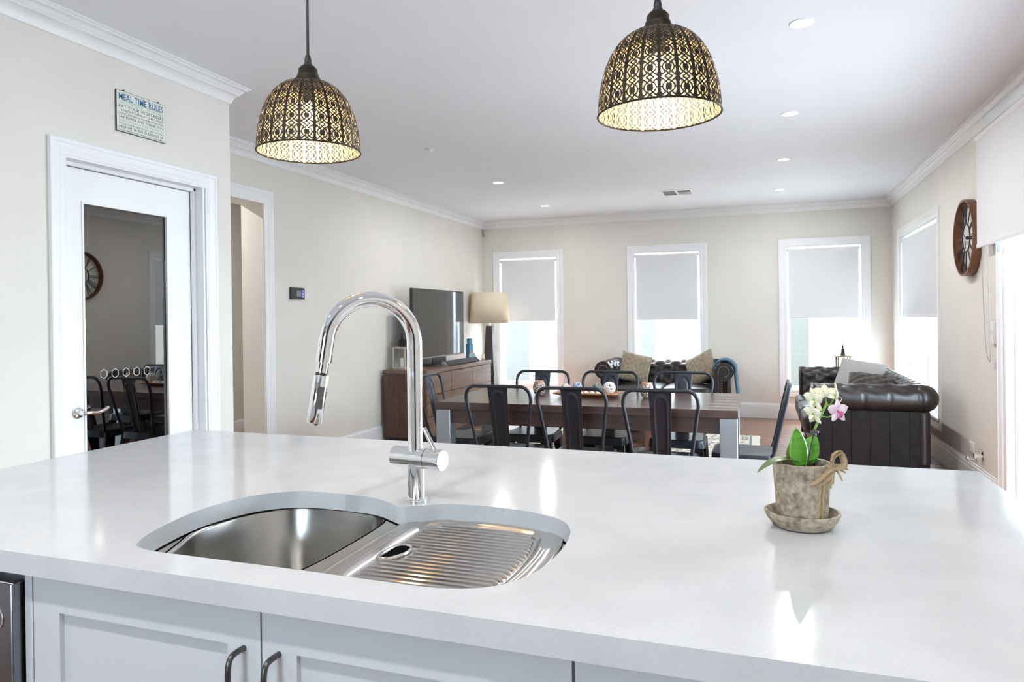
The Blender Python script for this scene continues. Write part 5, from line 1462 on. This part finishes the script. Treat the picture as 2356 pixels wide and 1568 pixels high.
# coffee table, stone, rug
t = thing('coffee_table', 'low brown timber coffee table with a lower shelf on the rug', 'coffee table', (-1.37, 7.35, 0))
for k in range(4):
    mb = MB(); x0 = -.42 + k * .21; mb.box(x0 + .001, x0 + .209, -.78, .78, .40, .435); mb.build('top_board', COFFEEW, t, bevel=.002)
mb = MB(); mb.box(-.395, .395, -.74, .74, .115, .140); mb.build('shelf', COFFEEW, t, bevel=.003)
for sx in (-1, 1):
    for sy in (-1, 1):
        mb = MB(); cx, cy = sx * .385, sy * .745; mb.box(cx - .033, cx + .033, cy - .033, cy + .033, .012, .399); mb.build('leg', COFFEEW, t, bevel=.003)
o = pebble(-1.235, 7.33, .163, .062, .05, .026, (.10, .10, .10), 'dark smooth stone on the coffee table shelf', 'decor_stone', 'shelf stones')
def rugm():
    m = bpy.data.materials.new('rug_pattern'); n, b = nodes_of(m)
    tc = n.nodes.new('ShaderNodeTexCoord'); vo = n.nodes.new('ShaderNodeTexVoronoi'); vo.inputs['Scale'].default_value = 22; vo.feature = 'DISTANCE_TO_EDGE'
    wv = n.nodes.new('ShaderNodeTexNoise'); wv.inputs['Scale'].default_value = 18; wv.inputs['Detail'].default_value = 6
    n.links.new(tc.outputs['Object'], vo.inputs['Vector']); n.links.new(tc.outputs['Object'], wv.inputs['Vector'])
    mu = n.nodes.new('ShaderNodeMath'); mu.operation = 'ADD'; n.links.new(vo.outputs['Distance'], mu.inputs[0]); n.links.new(wv.outputs['Fac'], mu.inputs[1])
    cr = n.nodes.new('ShaderNodeValToRGB'); cr.color_ramp.elements[0].position = .5; cr.color_ramp.elements[1].position = .66
    cr.color_ramp.elements[0].color = (.22, .19, .17, 1); cr.color_ramp.elements[1].color = (.70, .66, .58, 1)
    n.links.new(mu.outputs[0], cr.inputs[0]); n.links.new(cr.outputs[0], b.inputs['Base Color']); b.inputs['Roughness'].default_value = .95
    return m
RUGM = rugm()
t = thing('area_rug', 'patterned cream and grey rug under the coffee table', 'rug', (-1.2, 7.15, 0))
mb = MB(); mb.box(-1.15, 1.05, -.95, 1.03, .001, .012); mb.build('field', RUGM, t, smooth=False)
mb = MB(); mb.box(1.052, 1.165, -.95, 1.03, .001, .012); mb.build('border', mat('rug_border', (.66, .64, .56), .95, var=.1, vscale=60), t, smooth=False)
mb = MB(); mb.box(1.06, 1.085, -.93, 1.01, .012, .0126); mb.build('stripe', mat('rug_stripe', (.22, .25, .25), .95, var=.3, vscale=40), t, smooth=False)
